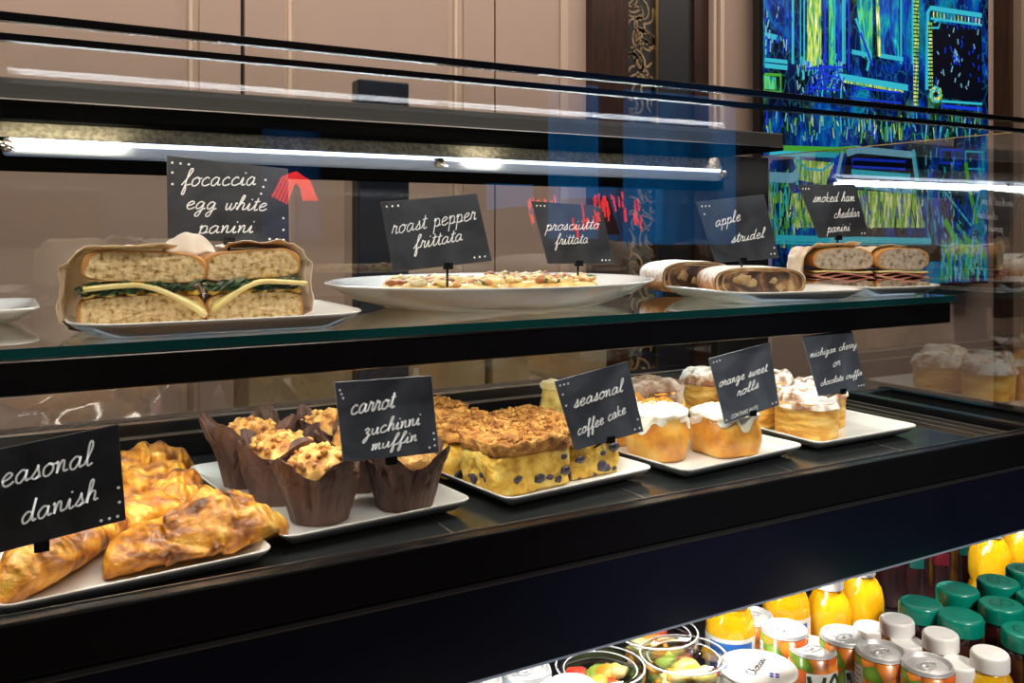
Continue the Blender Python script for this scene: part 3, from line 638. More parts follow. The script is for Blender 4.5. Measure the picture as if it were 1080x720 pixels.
# spatula leaning between coffee cakes and rolls
p0=TR(.088,.262,.058); p1=TR(.150,.268,.078)
r=thing('cake_spatula',p0,0,'pale flat spatula handle leaning on the back roll left of the orange sign','utensil')
d=p1-p0; b=MB()
for s0,s1,w0,w1 in((0,.5,.009,.008),(.5,1,.008,.006)): pass
b.tube([Vector((-.05,-.0,-.018)),Vector((-.045,0,-.0165)),d*.3,d*.62],[.003,.0075,.007,.004],12); b.build('handle',GRIPM,r)
b=MB(); b.tube([d*.6,d*.8],[.003,.003],8); b.build('blade',STEEL,r)
# ------------------------------------------------------------------ sweet rolls and cruffins
ROLL=M('roll_crust',(.75,.38,.07),.35,ramp=[(.32,(.45,.15,.02)),(.47,(.76,.36,.05)),(.62,(.90,.58,.16))],scale=24,detail=4,bump=.2,bscale=50,coat=.25,sss=.12)
ICING=M('white_icing',(.88,.86,.78),.35,ramp=[(.42,(.86,.80,.62)),(.55,(.90,.88,.82))],scale=40,bump=.25,bscale=60,sss=.2)
ZEST=M('orange_zest',(.75,.42,.03),.5,ramp=[(.4,(.50,.28,.03)),(.6,(.88,.55,.06))],scale=30)
SUGAR=M('sugared_crust',(.8,.78,.74),.75,ramp=[(.40,(.22,.08,.03)),(.47,(.50,.34,.24)),(.54,(.86,.84,.80))],scale=34,detail=6,bump=.5,bscale=80)
SUGARD=M('sugared_dark_crust',(.4,.35,.3),.75,ramp=[(.38,(.09,.035,.012)),(.52,(.22,.13,.08)),(.68,(.46,.40,.34))],scale=44,detail=6,bump=.5,bscale=90)
def sweet_roll(loc,rz,rad,h,seed,label,sq=0,zest=True,sugar=False):
    r=thing('sweet_roll',loc,rz,label,'roll'); b=MB()
    def prof(v):
        t=v
        if t<.65: k=t/.65; return (.90+.12*math.sin(PI*k)-.02*k, k*.80)
        k=(t-.65)/.35; return (max(0.02,math.cos(k*PI/2))*.93, .80+.20*math.sin(k*PI/2))
    def fn(u,v):
        a=2*PI*u; s,zz=prof(v); c,s_=math.cos(a),math.sin(a)
        k=1+sq*.10*math.cos(4*a)+.035*nz(c*1.3,s_*1.3,zz,1,seed)
        seam=math.exp(-((a-4.9)/.07)**2)*.10*(zz<.85); k-=seam
        x,y=c*rad*s*k,s_*rad*s*k; return (x,y,max(0,zz*h+.003*nz(x,y,zz,40,seed)*zz))
    b.grid(72,30,fn,True,0,True,True,False); b.build('roll_body',ROLL,r)
    ic=MB()
    def g(u,v):
        a=2*PI*u; c,s_=math.cos(a),math.sin(a)
        lim=.38+.13*nz(c*2.2,s_*2.2,0,1,seed+5)-.16*max(0,math.sin(a*3+seed))**3
        vv=1-(1-v)*(1-(.42+.30*(.5+.6*nz(c*2.5,s_*2.5,0,1,seed+5)))) if False else lim+.22+(1-lim-.22)*v
        s,zz=prof(vv); k=1+sq*.10*math.cos(4*a)+.035*nz(c*1.3,s_*1.3,zz,1,seed)
        th=.0022*(1 if v>.06 else .2)+.0018*nz(c*4,s_*4,v*3,1,seed+2)
        return (c*(rad*s*k+th),s_*(rad*s*k+th),zz*h+.004*nz(c*s*rad,s_*s*rad,zz,40,seed)*zz+th*.9)
    ic.grid(72,18,g,True); ic.build('sugar_crust' if sugar else 'icing',SUGARD if sugar else ICING,r)
    if zest:
        z=MB(); rn=random.Random(seed)
        for k in range(46):
            a=rn.random()*6.28;q=rad*.55*math.sqrt(rn.random()); x,y=q*math.cos(a),q*math.sin(a)
            zz=h*(1.0-.10*(q/rad)**2)+.004; dx,dy=rn.uniform(-.004,.004),rn.uniform(-.004,.004)
            z.tube([(x,y,zz-.001),(x+dx,y+dy,zz+.0005),(x+dx*1.7,y+dy*.8,zz-.001)],.0006,5)
        z.build('orange_zest',ZEST,r)
    return r
sweet_roll(TR(.050,.095),R(70),.0375,.062,1,'round iced orange roll at the front left of its tray')
sweet_roll(TR(.135,.064),R(40),.0400,.054,2,'squarish iced orange roll below the orange sweet rolls sign',1,False)
sweet_roll(TR(.052,.185),R(10),.036,.064,3,'iced orange roll with zest behind the front left roll',0,True)
sweet_roll(TR(.135,.190),R(100),.044,.072,4,'big brown sugared roll at the back behind the orange sweet rolls sign',0,False,True)
CRF=M('cruffin_side',(.75,.42,.1),.5,ramp=[(.33,(.55,.22,.03)),(.5,(.85,.47,.08)),(.68,(.95,.68,.22))],scale=30,detail=5,dist=.4,bump=.6,bscale=90,stretch=(1,1,2.6),sss=.1)
def cruffin(loc,rz,rad,h,seed,label):
    r=thing('cruffin',loc,rz,label,'pastry','sugar dusted cruffins'); b=MB()
    def fn(u,v):
        a=2*PI*u; zz=v; s=.93+.05*v+(.05*math.exp(-((v-.86)/.09)**2))
        c,s_=math.cos(a),math.sin(a); lam=.010*math.sin(zz*34+3*nz(c,s_,0,1,seed)*2)
        k=s*(1+lam+.03*nz(c*1.5,s_*1.5,zz,1,seed)); return (c*rad*k,s_*rad*k,zz*h*.86)
    b.grid(72,34,fn,True,0,True,True,False); b.build('cruffin_body',CRF,r)
    t=MB()
    def g(u,v):
        a=2*PI*u; c,s_=math.cos(a),math.sin(a); q=1.05*(1-v)**.8 if v>0 else 1.06
        z=h*.80+ h*.20*math.sin(min(1,v*2.2)*PI/2)+.004*math.sin(v*15+a*1)*(v>.1)+.003*nz(c*q,s_*q,0,3,seed)
        if v==0: z-=.004*(1+nz(c*3,s_*3,0,1,seed))
        k=1+.04*nz(c*1.6,s_*1.6,1,1,seed); return (c*rad*q*k,s_*rad*q*k,z)
    t.grid(72,22,g,True); t.build('sugared_top',SUGAR,r)
cruffin(TK(.055,.068),0,.0425,.056,1,'sugar dusted cruffin at the front of its tray')
cruffin(TK(.122,.110),1,.041,.058,2,'sugar dusted cruffin at the right behind the front cruffin')
cruffin(TK(.042,.158),2,.040,.060,3,'cruffin standing behind the front cruffin near the back of the tray')
cruffin(TK(.125,.200),3,.040,.058,4,'rearmost cruffin hidden behind the cruffin sign')
cruffin(TK(.045,.245),4,.040,.062,5,'back left cruffin whose sugared top shows right of the orange sign')
# ------------------------------------------------------------------ sandwiches
CRUSTF=M('focaccia_crust',(.55,.26,.07),.5,ramp=[(.35,(.50,.19,.04)),(.65,(.72,.36,.10))],scale=18,bump=.2,bscale=60)
FOC=M('focaccia_crumb',(.55,.42,.24),.8,ramp=[(.34,(.28,.16,.05)),(.42,(.58,.40,.18)),(.6,(.82,.62,.34))],scale=190,detail=3,bump=1,bscale=150,sss=.05)
CRUST=M('bread_crust',(.55,.26,.07),.5,ramp=[(.35,(.42,.17,.04)),(.65,(.68,.36,.11))],scale=18,bump=.2,bscale=60)
CHEESE=M('pale_cheese',(.80,.66,.28),.4,ramp=[(.4,(.74,.60,.22)),(.6,(.84,.72,.36))],scale=15,sss=.2)
SPIN=M('spinach',(.02,.06,.015),.4,ramp=[(.35,(.005,.014,.007)),(.65,(.03,.085,.022))],scale=50)
EGG=M('egg',(.75,.50,.08),.5,ramp=[(.4,(.66,.40,.05)),(.6,(.82,.62,.20))],scale=40,bump=.3)
HAM=M('ham',(.42,.16,.11),.4,ramp=[(.35,(.26,.085,.055)),(.65,(.52,.25,.18))],scale=45,stretch=(1,1,4),sss=.15)
CIAB=M('ciabatta_crumb',(.45,.34,.24),.8,ramp=[(.34,(.16,.10,.06)),(.42,(.36,.29,.22)),(.6,(.52,.43,.34))],scale=150,detail=3,bump=1,bscale=120)
WRAP=M('baking_parchment',(.74,.56,.40),.55,ramp=[(.35,(.64,.44,.28)),(.65,(.82,.66,.50))],scale=16,bump=.3,bscale=35,sss=.15)
WRAPW=M('white_parchment',(.82,.76,.68),.55,ramp=[(.4,(.76,.69,.60)),(.6,(.86,.81,.74))],scale=14,bump=.3,bscale=35)
def loaf(mb,w,d,z0,h,seed,dome=.5,back=.8):
    """bread with a flat cut face at y=0"""
    n=44; rows=[0,.0015,.006,.02,.4,.8,.93,1]; sc=[.985,1,1.01,1.01,1,.97,.86,.62]
    def fn(u,v):
        a=2*PI*u; c,s_=math.cos(a),math.sin(a); e=.42 if dome<1 else .6
        x=math.copysign(abs(c)**e,c)*w/2; z=math.copysign(abs(s_)**(e if s_<0 else e+dome*.4),s_)*h/2
        i=round(v*7); k=sc[i]; q=.0012*nz(x,z,rows[i],90,seed)
        return (x*k+q,rows[i]*d+(.0006*nz(x,z,0,200,seed) if i==0 else 0),z0+h/2+z*k+q)
    mb.grid(n,8,fn,True,1,True,False,False)
    ring=[fn(i/n,0) for i in range(n)]; L=6
    rim=lambda u,k:Vector(ring[round(u*n)%n]).lerp(Vector((0,0,z0+h/2)),k)
    mb.grid(n,2,lambda u,v:tuple(rim(u,v*(.09 if math.sin(2*PI*u)>0 and dome>.3 else .02))),True,1)
    mb.grid(n,L,lambda u,v:tuple(rim(u,(.09 if math.sin(2*PI*u)>0 and dome>.3 else .02)+(.97-.09)*round(v*(L-1))/(L-1))+Vector((0,.0015*nz(*ring[round(u*n)%n],120,seed+round(v*5)),0))),True,0,True,False,True)
def sandwich(loc,rz,w,d,seed,kind,label,mir=1):
    r=thing('panini_half',loc,rz,label,'sandwich')
    A=kind=='egg'; hb,ht=(.029,.026) if A else (.017,.030)
    cr_=FOC if A else CIAB; g0=.012 if A else .014
    b=MB(); loaf(b,w,d,0,hb,seed,.2); b.build('bottom_bread',[cr_,CRUST],r)
    b=MB(); loaf(b,w*.99,d,hb+g0,ht,seed+1,.75 if A else 1.1); 
    o=b.build('top_bread',[cr_,CRUST],r)
    if A: o.rotation_euler=(0,R(3)*mir,0)
    if A:
        b=MB()
        for k in range(11): b.blob((-w*.42+w*.84*k/10,.004+.003*(k%2),hb+.001),.0062,seed+k,.25,1.5,2,sc=(1,.8,.55))
        b.box(-w*.42,w*.42,.006,d*.9,hb-.001,hb+.003); b.build('egg_filling',EGG,r)
        b=MB(); rn=random.Random(seed)
        for k in range(22):
            x0=-w*.40+w*.74*rn.random(); z0=hb+.0045+.005*rn.random()
            b.ribbon([(x0+t*.028-.014,-.002+.004*math.sin(t*5+k),z0+.003*math.sin(t*7+k)+t*.001) for t in[j/7 for j in range(8)]],.0028,Vector((0,-.6,.8)))
            b.ribbon([(x0+t*.022-.010,-.003+.003*math.cos(t*6+k),z0+.002*math.cos(t*5+k)) for t in[j/7 for j in range(8)]],.0022,Vector((0,-1,.1)))
        o=b.build('spinach',SPIN,r); s=o.modifiers.new('s','SOLIDIFY'); s.thickness=.0008
        b=MB()
        def ch(u,v):
            x=-w*.46+w*.98*u; xx=x*mir; drop=.020*max(0,(xx/w+.08))**1.6*3.0
            return (x,-.010+v*d*.8+.002*math.sin(u*5),hb+g0-.0030+.003*math.sin(u*3.1)-drop*(1-v*.9))
        b.grid(26,8,ch); o=b.build('cheese_slice',CHEESE,r); s=o.modifiers.new('s','SOLIDIFY'); s.thickness=.0042
    else:
        b=MB()
        for k in range(4):
            b.grid(30,6,lambda u,v:(-w*.47+w*.94*u,-.005+.003*math.sin(u*9+k*2)+v*d*.8,hb+.001+k*.0028+.0022*math.sin(u*8+k*1.7)*(1-v)),False)
        o=b.build('ham_slices',HAM,r); s=o.modifiers.new('s','SOLIDIFY'); s.thickness=.0018
        b=MB(); b.grid(24,6,lambda u,v:(-w*.46+w*.92*u,-.003+v*d*.8,hb+g0-.002+.001*math.sin(u*6)),False)
        o=b.build('cheese_slice',CHEESE,r); s=o.modifiers.new('s','SOLIDIFY'); s.thickness=.002
    return r,(hb+g0+ht)
def wrapper(parent,w,h,d,seed,side=-1,mat=None,y0=-.004,cover=.75,flare=.012,top=.5):
    """paper going under, up one side and over the top"""
    b=MB()
    def fn(u,v):
        # path around the section
        L=[(side*-.2*w,.0009),(side*.42*w,.0009),(side*.51*w,.003),(side*.525*w,h*.35),(side*.51*w,h*.78),(side*.40*w,h+.0005),(side*.1*w,h+.002),(-side*(cover-.5)*w,h+.002)]
        k=u*(len(L)-1); i=min(int(k),len(L)-2); t=k-i; x=L[i][0]*(1-t)+L[i+1][0]*t; z=L[i][1]*(1-t)+L[i+1][1]*t
        y=y0+v*(d+.03); 
        ruff=.0045*nz(x,y,z,34,seed)+.0025*nz(x,y,z,90,seed)
        e=flare*max(0,1-v*5)
        e2=max(0,v-.72)/.28; x*=1-.45*e2; z=z*(1-.5*e2) if z>.003 else z
        if z>.006: x+=side*(abs(ruff)+e*.4)*(1 if u<.7 else 0); z+=abs(ruff)+ (e*.25 if u>.7 else 0)
        y+=.006*nz(x,z,1,30,seed)*(v<.1)-(.006*math.sin(u*9) if v<.1 else 0)
        return (x,y,z)
    b.grid(60,40,fn); o=b.build('paper_wrapper',mat or WRAP,parent); s=o.modifiers.new('s','SOLIDIFY'); s.thickness=.0005; return o
PLP=[(.040,.0035),(.030,.0045),(.014,.010),(.004,.0145),(-.0005,.0165),(-.0015,.0155),(.002,.0125),(.016,.004),(.028,.0006),(.032,0)]
zs=ZS+.0001
tray((.168,.862,H+zs),.245,.195,0,'white rounded plate under the egg white panini',rad=.045,h=.016,name='serving_plate',prof=PLP,cat='plate')
tray((-.055,1.035,H+zs),.17,.16,0,'white plate at the left behind the egg panini',rad=.03,h=.016,name='serving_plate',prof=PLP,cat='plate')
tray((.865,.868,H+zs),.205,.200,R(-6),'white rounded plate under the apple strudel',rad=.045,h=.016,name='serving_plate',prof=PLP,cat='plate')
tray((1.048,.865,H+zs),.150,.190,R(-4),'white rounded plate under the ham panini at the right shelf end',rad=.04,h=.016,name='serving_plate',prof=PLP,cat='plate')
zp=H+zs+.0045
r,h=sandwich((.104,.828,zp),R(-3),.100,.070,1,'egg','left half of the focaccia panini with egg cheese and spinach',1)
wrapper(r,.112,h,.070,1,-1)
r,h=sandwich((.200,.826,zp),R(-2),.086,.070,5,'egg','right half of the focaccia panini with egg cheese and spinach',-1)
wrapper(r,.090,h,.070,5,1,WRAPW,y0=.010,flare=.02)
b=MB(); b.grid(20,14,lambda u,v:(-.075+.05*u,.045+.018*v+.004*math.sin(u*9),h-.004+.020*math.sin(u*PI)**.6*math.sin(v*PI*.8)+.003*nz(u,v,0,4,1))); o=b.build('paper_fold',WRAPW,r); o.modifiers.new('s','SOLIDIFY').thickness=.0006
# white paper peak between the halves
r,h=sandwich((1.012,.858,zp),R(-26),.086,.085,11,'ham','left half of the ham panini in parchment')
wrapper(r,.094,h-.002,.085,12,-1,y0=-.002,flare=.026)
r,h=sandwich((1.080,.815,zp),R(-26),.074,.075,14,'ham','right half of the ham panini beside the wall screen')
wrapper(r,.074,h-.003,.070,15,-1,y0=.012,cover=.62)
# ------------------------------------------------------------------ frittatas
b=MB(); P=[(0,.004),(.55,.0045),(.72,.008),(.90,.024),(.985,.0295),(1.0,.0305),(1.008,.0295),(.99,.027),(.86,.012),(.66,.001),(.6,0),(0,0)]
A_,B_=.205,.165
b.grid(96,len(P),lambda u,v:(A_*P[round(v*(len(P)-1))][0]*math.cos(2*PI*u),B_*P[round(v*(len(P)-1))][0]*math.sin(2*PI*u),P[round(v*(len(P)-1))][1]),True)
tag(b.build('serving_platter',PLATE,None,(.520,.962,H+zs)),'large shallow white oval platter under the two frittatas','platter')
FRI=M('frittata_top',(.75,.50,.15),.45,ramp=[(.26,(.14,.15,.03)),(.36,(.60,.30,.06)),(.48,(.82,.60,.18)),(.60,(.90,.76,.38)),(.72,(.75,.30,.07))],scale=48,detail=4,bump=.7,bscale=80,coat=.2)
VEG=[M('browned_bits',(.5,.18,.06),.4,ramp=[(.4,(.36,.10,.03)),(.6,(.70,.34,.10))],scale=60),M('herb_leaf',(.05,.10,.02),.5,ramp=[(.4,(.03,.06,.01)),(.6,(.1,.18,.04))],scale=60),M('cheese_shreds',(.85,.72,.36),.5,ramp=[(.4,(.78,.6,.22)),(.6,(.88,.78,.5))],scale=60)]
def frittata(loc,seed,label,rx,ry,red):
    r=thing('frittata',loc,0,label,'frittata'); b=MB()
    def fn(u,v):
        a=2*PI*u; k=(1,1.01,.97,.85,.6,.3,.02)[round(v*6)]; z=(0,.014,.022,.025,.026,.026,.026)[round(v*6)]
        x,y=math.cos(a)*rx*k,math.sin(a)*ry*k; x*=1+.05*nz(math.cos(a),math.sin(a),0,2,seed); return (x,y,max(0,z+.0025*fnz(x,y,0,50,seed)*(v>.2)))
    b.grid(64,7,fn,True,0,True,True,True); b.build('frittata_body',FRI,r)
    rn=random.Random(seed)
    for nm,mi,n in(('meat_pieces',0,60 if red else 34),('herbs',1,16),('cheese_shreds',2,80)):
        c=MB()
        for k in range(n):
            a=rn.random()*6.28;q=math.sqrt(rn.random())*.92; x,y=rx*q*math.cos(a),ry*q*math.sin(a)
            c.blob((x,y,.0262),(.0022+.0042*rn.random())*(1 if mi!=1 else .8),seed+k,.45,1.8,1,sc=(1.4,1,.8))
        c.build(nm,VEG[mi],r)
frittata((.445,.955,H+zs+.0048),1,'left frittata on the oval platter with roast pepper pieces',.068,.085,False)
frittata((.585,.965,H+zs+.0048),7,'right frittata on the oval platter with browned prosciutto pieces',.068,.088,True)
# ------------------------------------------------------------------ strudels
FILL=M('strudel_filling',(.2,.12,.07),.4,ramp=[(.38,(.022,.009,.006)),(.50,(.10,.045,.022)),(.60,(.30,.16,.07)),(.74,(.50,.34,.16))],scale=38,detail=3,dist=.8,bump=.5,bscale=60,coat=.3)
LAYER=M('strudel_layer',(.45,.27,.12),.5,ramp=[(.4,(.30,.16,.06)),(.6,(.58,.38,.2))],scale=50)
STS=layered('sugared_strudel',(.42,.18,.05),(.84,.80,.74),.006,.040,130,.55,rough=.75,bump=.4,bscale=90)
APPLE=M('apple_piece',(.45,.3,.15),.35,ramp=[(.4,(.26,.15,.06)),(.6,(.50,.36,.18))],scale=40,sss=.1)
def strudel(loc,rz,w,h,L,seed,label):
    r=thing('strudel_piece',loc,rz,label,'strudel'); n=56
    def sec(a,k=1): 
        c,s_=math.cos(a),math.sin(a); return (math.copysign(abs(c)**.62,c)*w/2*k, h/2+math.copysign(abs(s_)**.68,s_)*h/2*k)
    b=MB(); ys=[-.001,.001,.01,.03,.05,.07,.9*L,.97*L,L]; ks=[.97,1,1.01,1.01,1,1,.97,.9,.7]
    b.grid(n,9,lambda u,v:(lambda x,z,i:(x+.0015*nz(x,ys[i],z,60,seed),ys[i],z+.0012*nz(x,ys[i],z,60,seed+3)))(*sec(2*PI*u,ks[round(v*8)]),round(v*8)),True,0,True,False,True)
    b.build('crust',STS,r)
    b=MB(); b.grid(n,8,lambda u,v:(lambda q:(q[0],-.0005+.002*nz(q[0],0,q[1],90,seed),q[1]))(sec(2*PI*u,.97*(1-round(v*7)/7)+.0)),True,0,True)
    b.build('filling',FILL,r)
    b=MB()
    for k in (.93,.80): b.ribbon([(sec(a*PI/24,k)[0],-.0022,sec(a*PI/24,k)[1]+(.0 if k>.9 else .0008*math.sin(a))) for a in range(49 if k>.9 else 30)],.0028 if k>.9 else .0018,Vector((0,-1,0)))
    b.build('pastry_layers',LAYER,r)
    b=MB(); rn=random.Random(seed)
    for k in range(5): b.blob(((rn.random()-.4)*w*.6,.001,h*(.3+.35*rn.random())),.005+.004*rn.random(),k+seed,.3,1.5,2,sc=(1.2,.5,1))
    b.build('apple_pieces',APPLE,r)
strudel((.838,.842,zp),R(-24),.122,.038,.085,1,'sugar dusted apple strudel piece in front with its filled face showing')
strudel((.815,.935,zp),R(-14),.105,.043,.075,2,'sugar dusted apple strudel piece behind and left of the front one')
CHALK_LIT=M('lit_chalkboard',(.05,.055,.065),.45,ramp=[(.36,(.075,.088,.115)),(.7,(.19,.22,.28))],scale=16,detail=7,dist=1,spec=.6)  # chalkboard copy with the light on the deck signs painted in as paler blue-grey
# ------------------------------------------------------------------ signs
ND=Vector((0,-1,0))
def sign(corners,lines,dots,label,foot,Yoff=0,stake=None):
    """corners TL,TR,BR,BL in the photo; the board stands where it measures 7.5 cm high"""
    TL,TR_,BR,BL=corners
    t=.075*F/(((BL[1]-TL[1])+(BR[1]-TR_[1]))/2/ .985); cx=sum(c[0] for c in corners)/4
    Y=t*ray(cx,0)[1]+Yoff
    q=[atY(*c,Y) for c in corners]; cen=sum(q,Vector())/4
    ux=((q[1]-q[0])+(q[2]-q[3])).normalized(); uz=((q[0]-q[3])+(q[1]-q[2])).normalized()
    base=Vector((foot[0] if foot else cen.x,Y,0)); 
    bot=(q[2]+q[3])/2; bp=bot
    if foot: bp=atY(foot[0],foot[1],Y); base=Vector((bp.x,Y,foot[2]))
    r=thing('chalkboard_sign',base,0,label,'sign')
    b=MB(); f=[p-base for p in q]; bk=[p+Vector((0,.0018,0)) for p in f]
    b.add(f+bk,[(0,1,2,3),(4,7,6,5),(0,4,5,1),(1,5,6,2),(2,6,7,3),(3,7,4,0)]); bevel(b.build('board',CHALK_LIT if (base.z<H+ZS-.05 and base.x>.2) else CHALK,r),.0005)
    b=MB(); off=Vector((0,-.0006,0))
    for (txt,x0,y0,x1,y1,xh,*w) in lines:
        a=atY(x0,y0,Y)-base+off; c=atY(x1,y1,Y)-base+off; d=c-a; u=d.normalized(); v=Vector((-u.z,0,u.x))
        write(b,txt,a,u,v,d.length,xh*t/F,w[0] if w else .00115,ND)
    for (fx,fy,n,dx) in dots:      # rows of dots in board fractions
        for k in range(n):
            p=q[3]+(q[2]-q[3])*(fx+dx[0]*k)+(q[0]-q[3])*(fy+dx[1]*k)-base+off
            b.add([p+Vector((math.cos(a*PI/4)*.0012,0,math.sin(a*PI/4)*.0012)) for a in range(8)],[tuple(range(8))])
    b.build('lettering',INK,r)
    b=MB(); z1=bp.z-base.z
    b.tube([(0,.003,z1+.010),(0,.003,0.0)] if base.z>H+ZS else [(0,.003,z1+.010),(0,.006,z1-.001),(0,.030,z1-.014)],.0014,10); b.build('stake',BLK,r)
    b=MB(); b.box(-.005,.005,-.0015,.0035,z1-.003,z1+.004); b.build('clip',BLK,r)
    return r
TLd=(.05,.93,3,(.055,0)); TLv=(.05,.80,2,(0,-.16)); BRd=(.82,.06,3,(.06,0)); 
zc=H+ZD
sign([(-28,479),(125,447),(133,548),(-20,588)],[('seasonal',-12,517,98,489,12,.0015),('danish',22,553,104,526,11,.0015)],[BRd,(.96,.20,2,(0,.15))],'black chalkboard sign reading seasonal danish',(44,577,zc+.035),-.015)
sign([(353,403),(455,396),(463,477),(362,488)],[('carrot',369,437,416,429,9,.0019),('zuchinni',383,460,443,447,7,.0018),('muffin',391,475,440,464,6,.0017)],[(.90,.08,1,(0,0)),(.96,.10,3,(0,.08)),(.04,.9,3,(.012,-.05))],'black chalkboard sign reading carrot zuchinni muffin',(413,486,zc+.045),-.004)
sign([(585,402),(662,381),(679,455),(607,475)],[('seasonal',605,430,657,412,6.5,.0017),('coffee cake',609,459,660,435,5.6,.0016)],[TLd,TLv,(.88,.07,2,(.07,0)),(.96,.2,1,(0,.1))],'black chalkboard sign reading seasonal coffee cake',(644,464,zc+.040),-.010)
sign([(748,378),(812,361),(822,427),(765,447)],[('orange sweet',758,408,809,391,4.6,.0015),('rolls',777,418,800,408,4.6,.0015),('CONTAINS NUTS',771,441.5,799,431,2.1,.0007)],[TLd,(.88,.06,2,(.07,0)),(.03,.05,1,(0,0))],'black chalkboard sign reading orange sweet rolls',(794,436,zc+.045),.012)
sign([(846,355),(898,347),(914,409),(864,418)],[('michigan cherry',854,377,903,365.5,3.6,.0011),('or',878,387,886,384,4,.0011),('chocolate cruffin',865,407,909,395,3.3,.0011)],[(.84,.06,3,(.055,0))],'black chalkboard sign reading michigan cherry or chocolate cruffin',(889,413,zc+.050),.006)
zs_=H+ZS
sign([(176,164),(304,178),(305,259),(177,251)],[('focaccia',191,196,270,195,9,.0012),('egg white',195,220,281,222,8,.0012),('panini',208,246,267,245,8,.0012)],[(.04,.92,3,(.065,0)),(.04,.80,2,(0,-.14)),(.83,.07,3,(.06,0)),(.95,.2,2,(0,.15)),(.80,.82,3,(-.02,-.09))],'black chalkboard sign reading focaccia egg white panini',(242,255,zs_+.020),.03)
sign([(401,213),(503,204),(519,275),(415,287)],[('roast pepper',413,247,502,231,8,.0011),('frittata',436,263,488,253,7,.0011)],[TLd,(.82,.08,3,(.055,0))],'black chalkboard sign reading roast pepper frittata',(473,281,zs_+.022),0)
sign([(561,212),(634,217),(648,278),(578,278)],[('prosciutto',575,243,631,241,5.6,.001),('frittata',585,258,620,256,5.6,.001)],[TLd,(.82,.06,3,(.055,0))],'black chalkboard sign reading prosciutto frittata',(611,278,zs_+.022),0)
sign([(735,213),(806,205),(822,272),(755,277)],[('apple',754,239,781,232,6,.0011),('strudel',771,256,806,250,5.6,.0011)],[TLd,(.05,.80,1,(0,0)),(.88,.08,2,(.06,0)),(.96,.18,1,(0,0))],'black chalkboard sign reading apple strudel',(784,275,zs_+.038),.06)
sign([(842,195),(902,194),(917,249),(864,251)],[('smoked ham',857,213,901,212,5,.0011),('cheddar',879,230,906,228,4.6,.0011),('panini',872,245,896,243,4.6,.0011)],[TLd,(.86,.06,2,(.06,0))],'black chalkboard sign reading smoked ham cheddar panini',(885,251,zs_+.05),-.01)
# ------------------------------------------------------------------ things behind the case
b=MB(); p=atY(378,243,1.24); q=atY(432,243,1.24); zt_=atY(405,85,1.24).z
r=thing('monitor_stand',((p.x+q.x)/2,1.25,0),0,'dark navy upright stand behind the case near the roast pepper sign','stand'); hw=(q.x-p.x)/2
bevel(MB().box(-hw,hw,-.01,.02,.04,zt_).build('upright',M('navy_upright',(.012,.018,.035),.35,ramp=[(.3,(.008,.013,.028)),(.7,(.016,.026,.05))],scale=4),r),.003)
bevel(MB().box(-.12,.12,-.05,.12,0,.04).build('foot',BLK2,r),.004)
r=thing('back_counter',(.9,1.72,0),0,'dark wooden back counter standing between the case and the wall','counter')
DW2=M('counter_wood',(.10,.055,.03),.3,ramp=[(.3,(.06,.03,.016)),(.7,(.15,.085,.045))],scale=6,stretch=(1,10,10),dist=1)
bevel(MB().box(-1.75,1.3,-.17,.17,.90,.94).build('worktop',DW2,r),.004)
MB().box(-1.73,1.28,-.15,.17,.0,.90).build('cabinet_body',DWOOD,r)
PLAS=glass('clear_plastic_film',(.93,.93,.93),2.2,.12)
b=MB(); A0,A1=atY(-10,455,1.55),atY(250,430,1.55)
b.grid(50,16,lambda u,v:(A0.x+(A1.x-A0.x)*u,1.56+.035*nz(u,v,0,5,2)+.03*math.sin(v*5+u*7),.941+v*(.17+.14*u)+.012*nz(u,v,1,7,3)*v),False)
tag(b.build('plastic_film',PLAS),'crumpled clear plastic film on the back counter behind the muffins','plastic film')
TAN=M('tan_card',(.33,.24,.15),.45,ramp=[(.35,(.26,.18,.10)),(.65,(.38,.29,.18))],scale=6); YEL=M('mustard_card',(.34,.25,.05),.45,ramp=[(.35,(.28,.20,.03)),(.65,(.40,.30,.07))],scale=6)
for p0_,p1_,mt,lb in((386,404,YEL,'narrow mustard yellow box on the back counter'),(406,512,TAN,'wide tan box on the back counter behind the carrot sign'),(520,640,TAN,'tan box on the back counter behind the coffee cake sign'),(262,372,TAN,'olive tan box on the back counter left of the dark upright stand')):
    xa_,xb_=atY(p0_,243,1.62).x,atY(p1_,243,1.62).x; r=thing('storage_box',((xa_+xb_)/2,1.68,.9402),0,lb,'box','boxes on the back counter'); w2=(xb_-xa_)/2
    bevel(MB().box(-w2,w2,-.06,.06,0,.235).build('box_body',mt,r),.003); bevel(MB().box(-w2-.002,w2+.002,-.062,.062,.2352,.265).build('box_lid',mt,r),.003)
# ------------------------------------------------------------------ drinks and cups in the open cooler
zf=H+ZF+.0002
ALU=M('aluminium',(.72,.72,.72),.42,.55,ramp=[(.4,(.62,.62,.62)),(.6,(.78,.78,.78))],scale=30)
m,nt,bs,out=nodes('vegetable_label'); bs.inputs['Roughness'].default_value=.25; bs.inputs['Coat Weight'].default_value=.4
tc=nt.nodes.new('ShaderNodeTexCoord'); vo=nt.nodes.new('ShaderNodeTexVoronoi'); vo.inputs['Scale'].default_value=62; nt.links.new(tc.outputs['Object'],vo.inputs['Vector'])
sp=nt.nodes.new('ShaderNodeSeparateColor'); nt.links.new(vo.outputs['Color'],sp.inputs[0])
rp=nt.nodes.new('ShaderNodeValToRGB'); rp.color_ramp.interpolation='CONSTANT'; e=rp.color_ramp.elements
for _ in range(4): e.new(.5)
for q_,(p_,c_) in zip(e,[(0,(.75,.14,.02)),(.20,(.88,.27,.03)),(.46,(.16,.30,.03)),(.62,(.26,.02,.07)),(.76,(.55,.48,.06)),(.86,(.70,.08,.02))]): q_.position=p_;q_.color=(*c_,1)
nt.links.new(sp.outputs[0],rp.inputs[0])
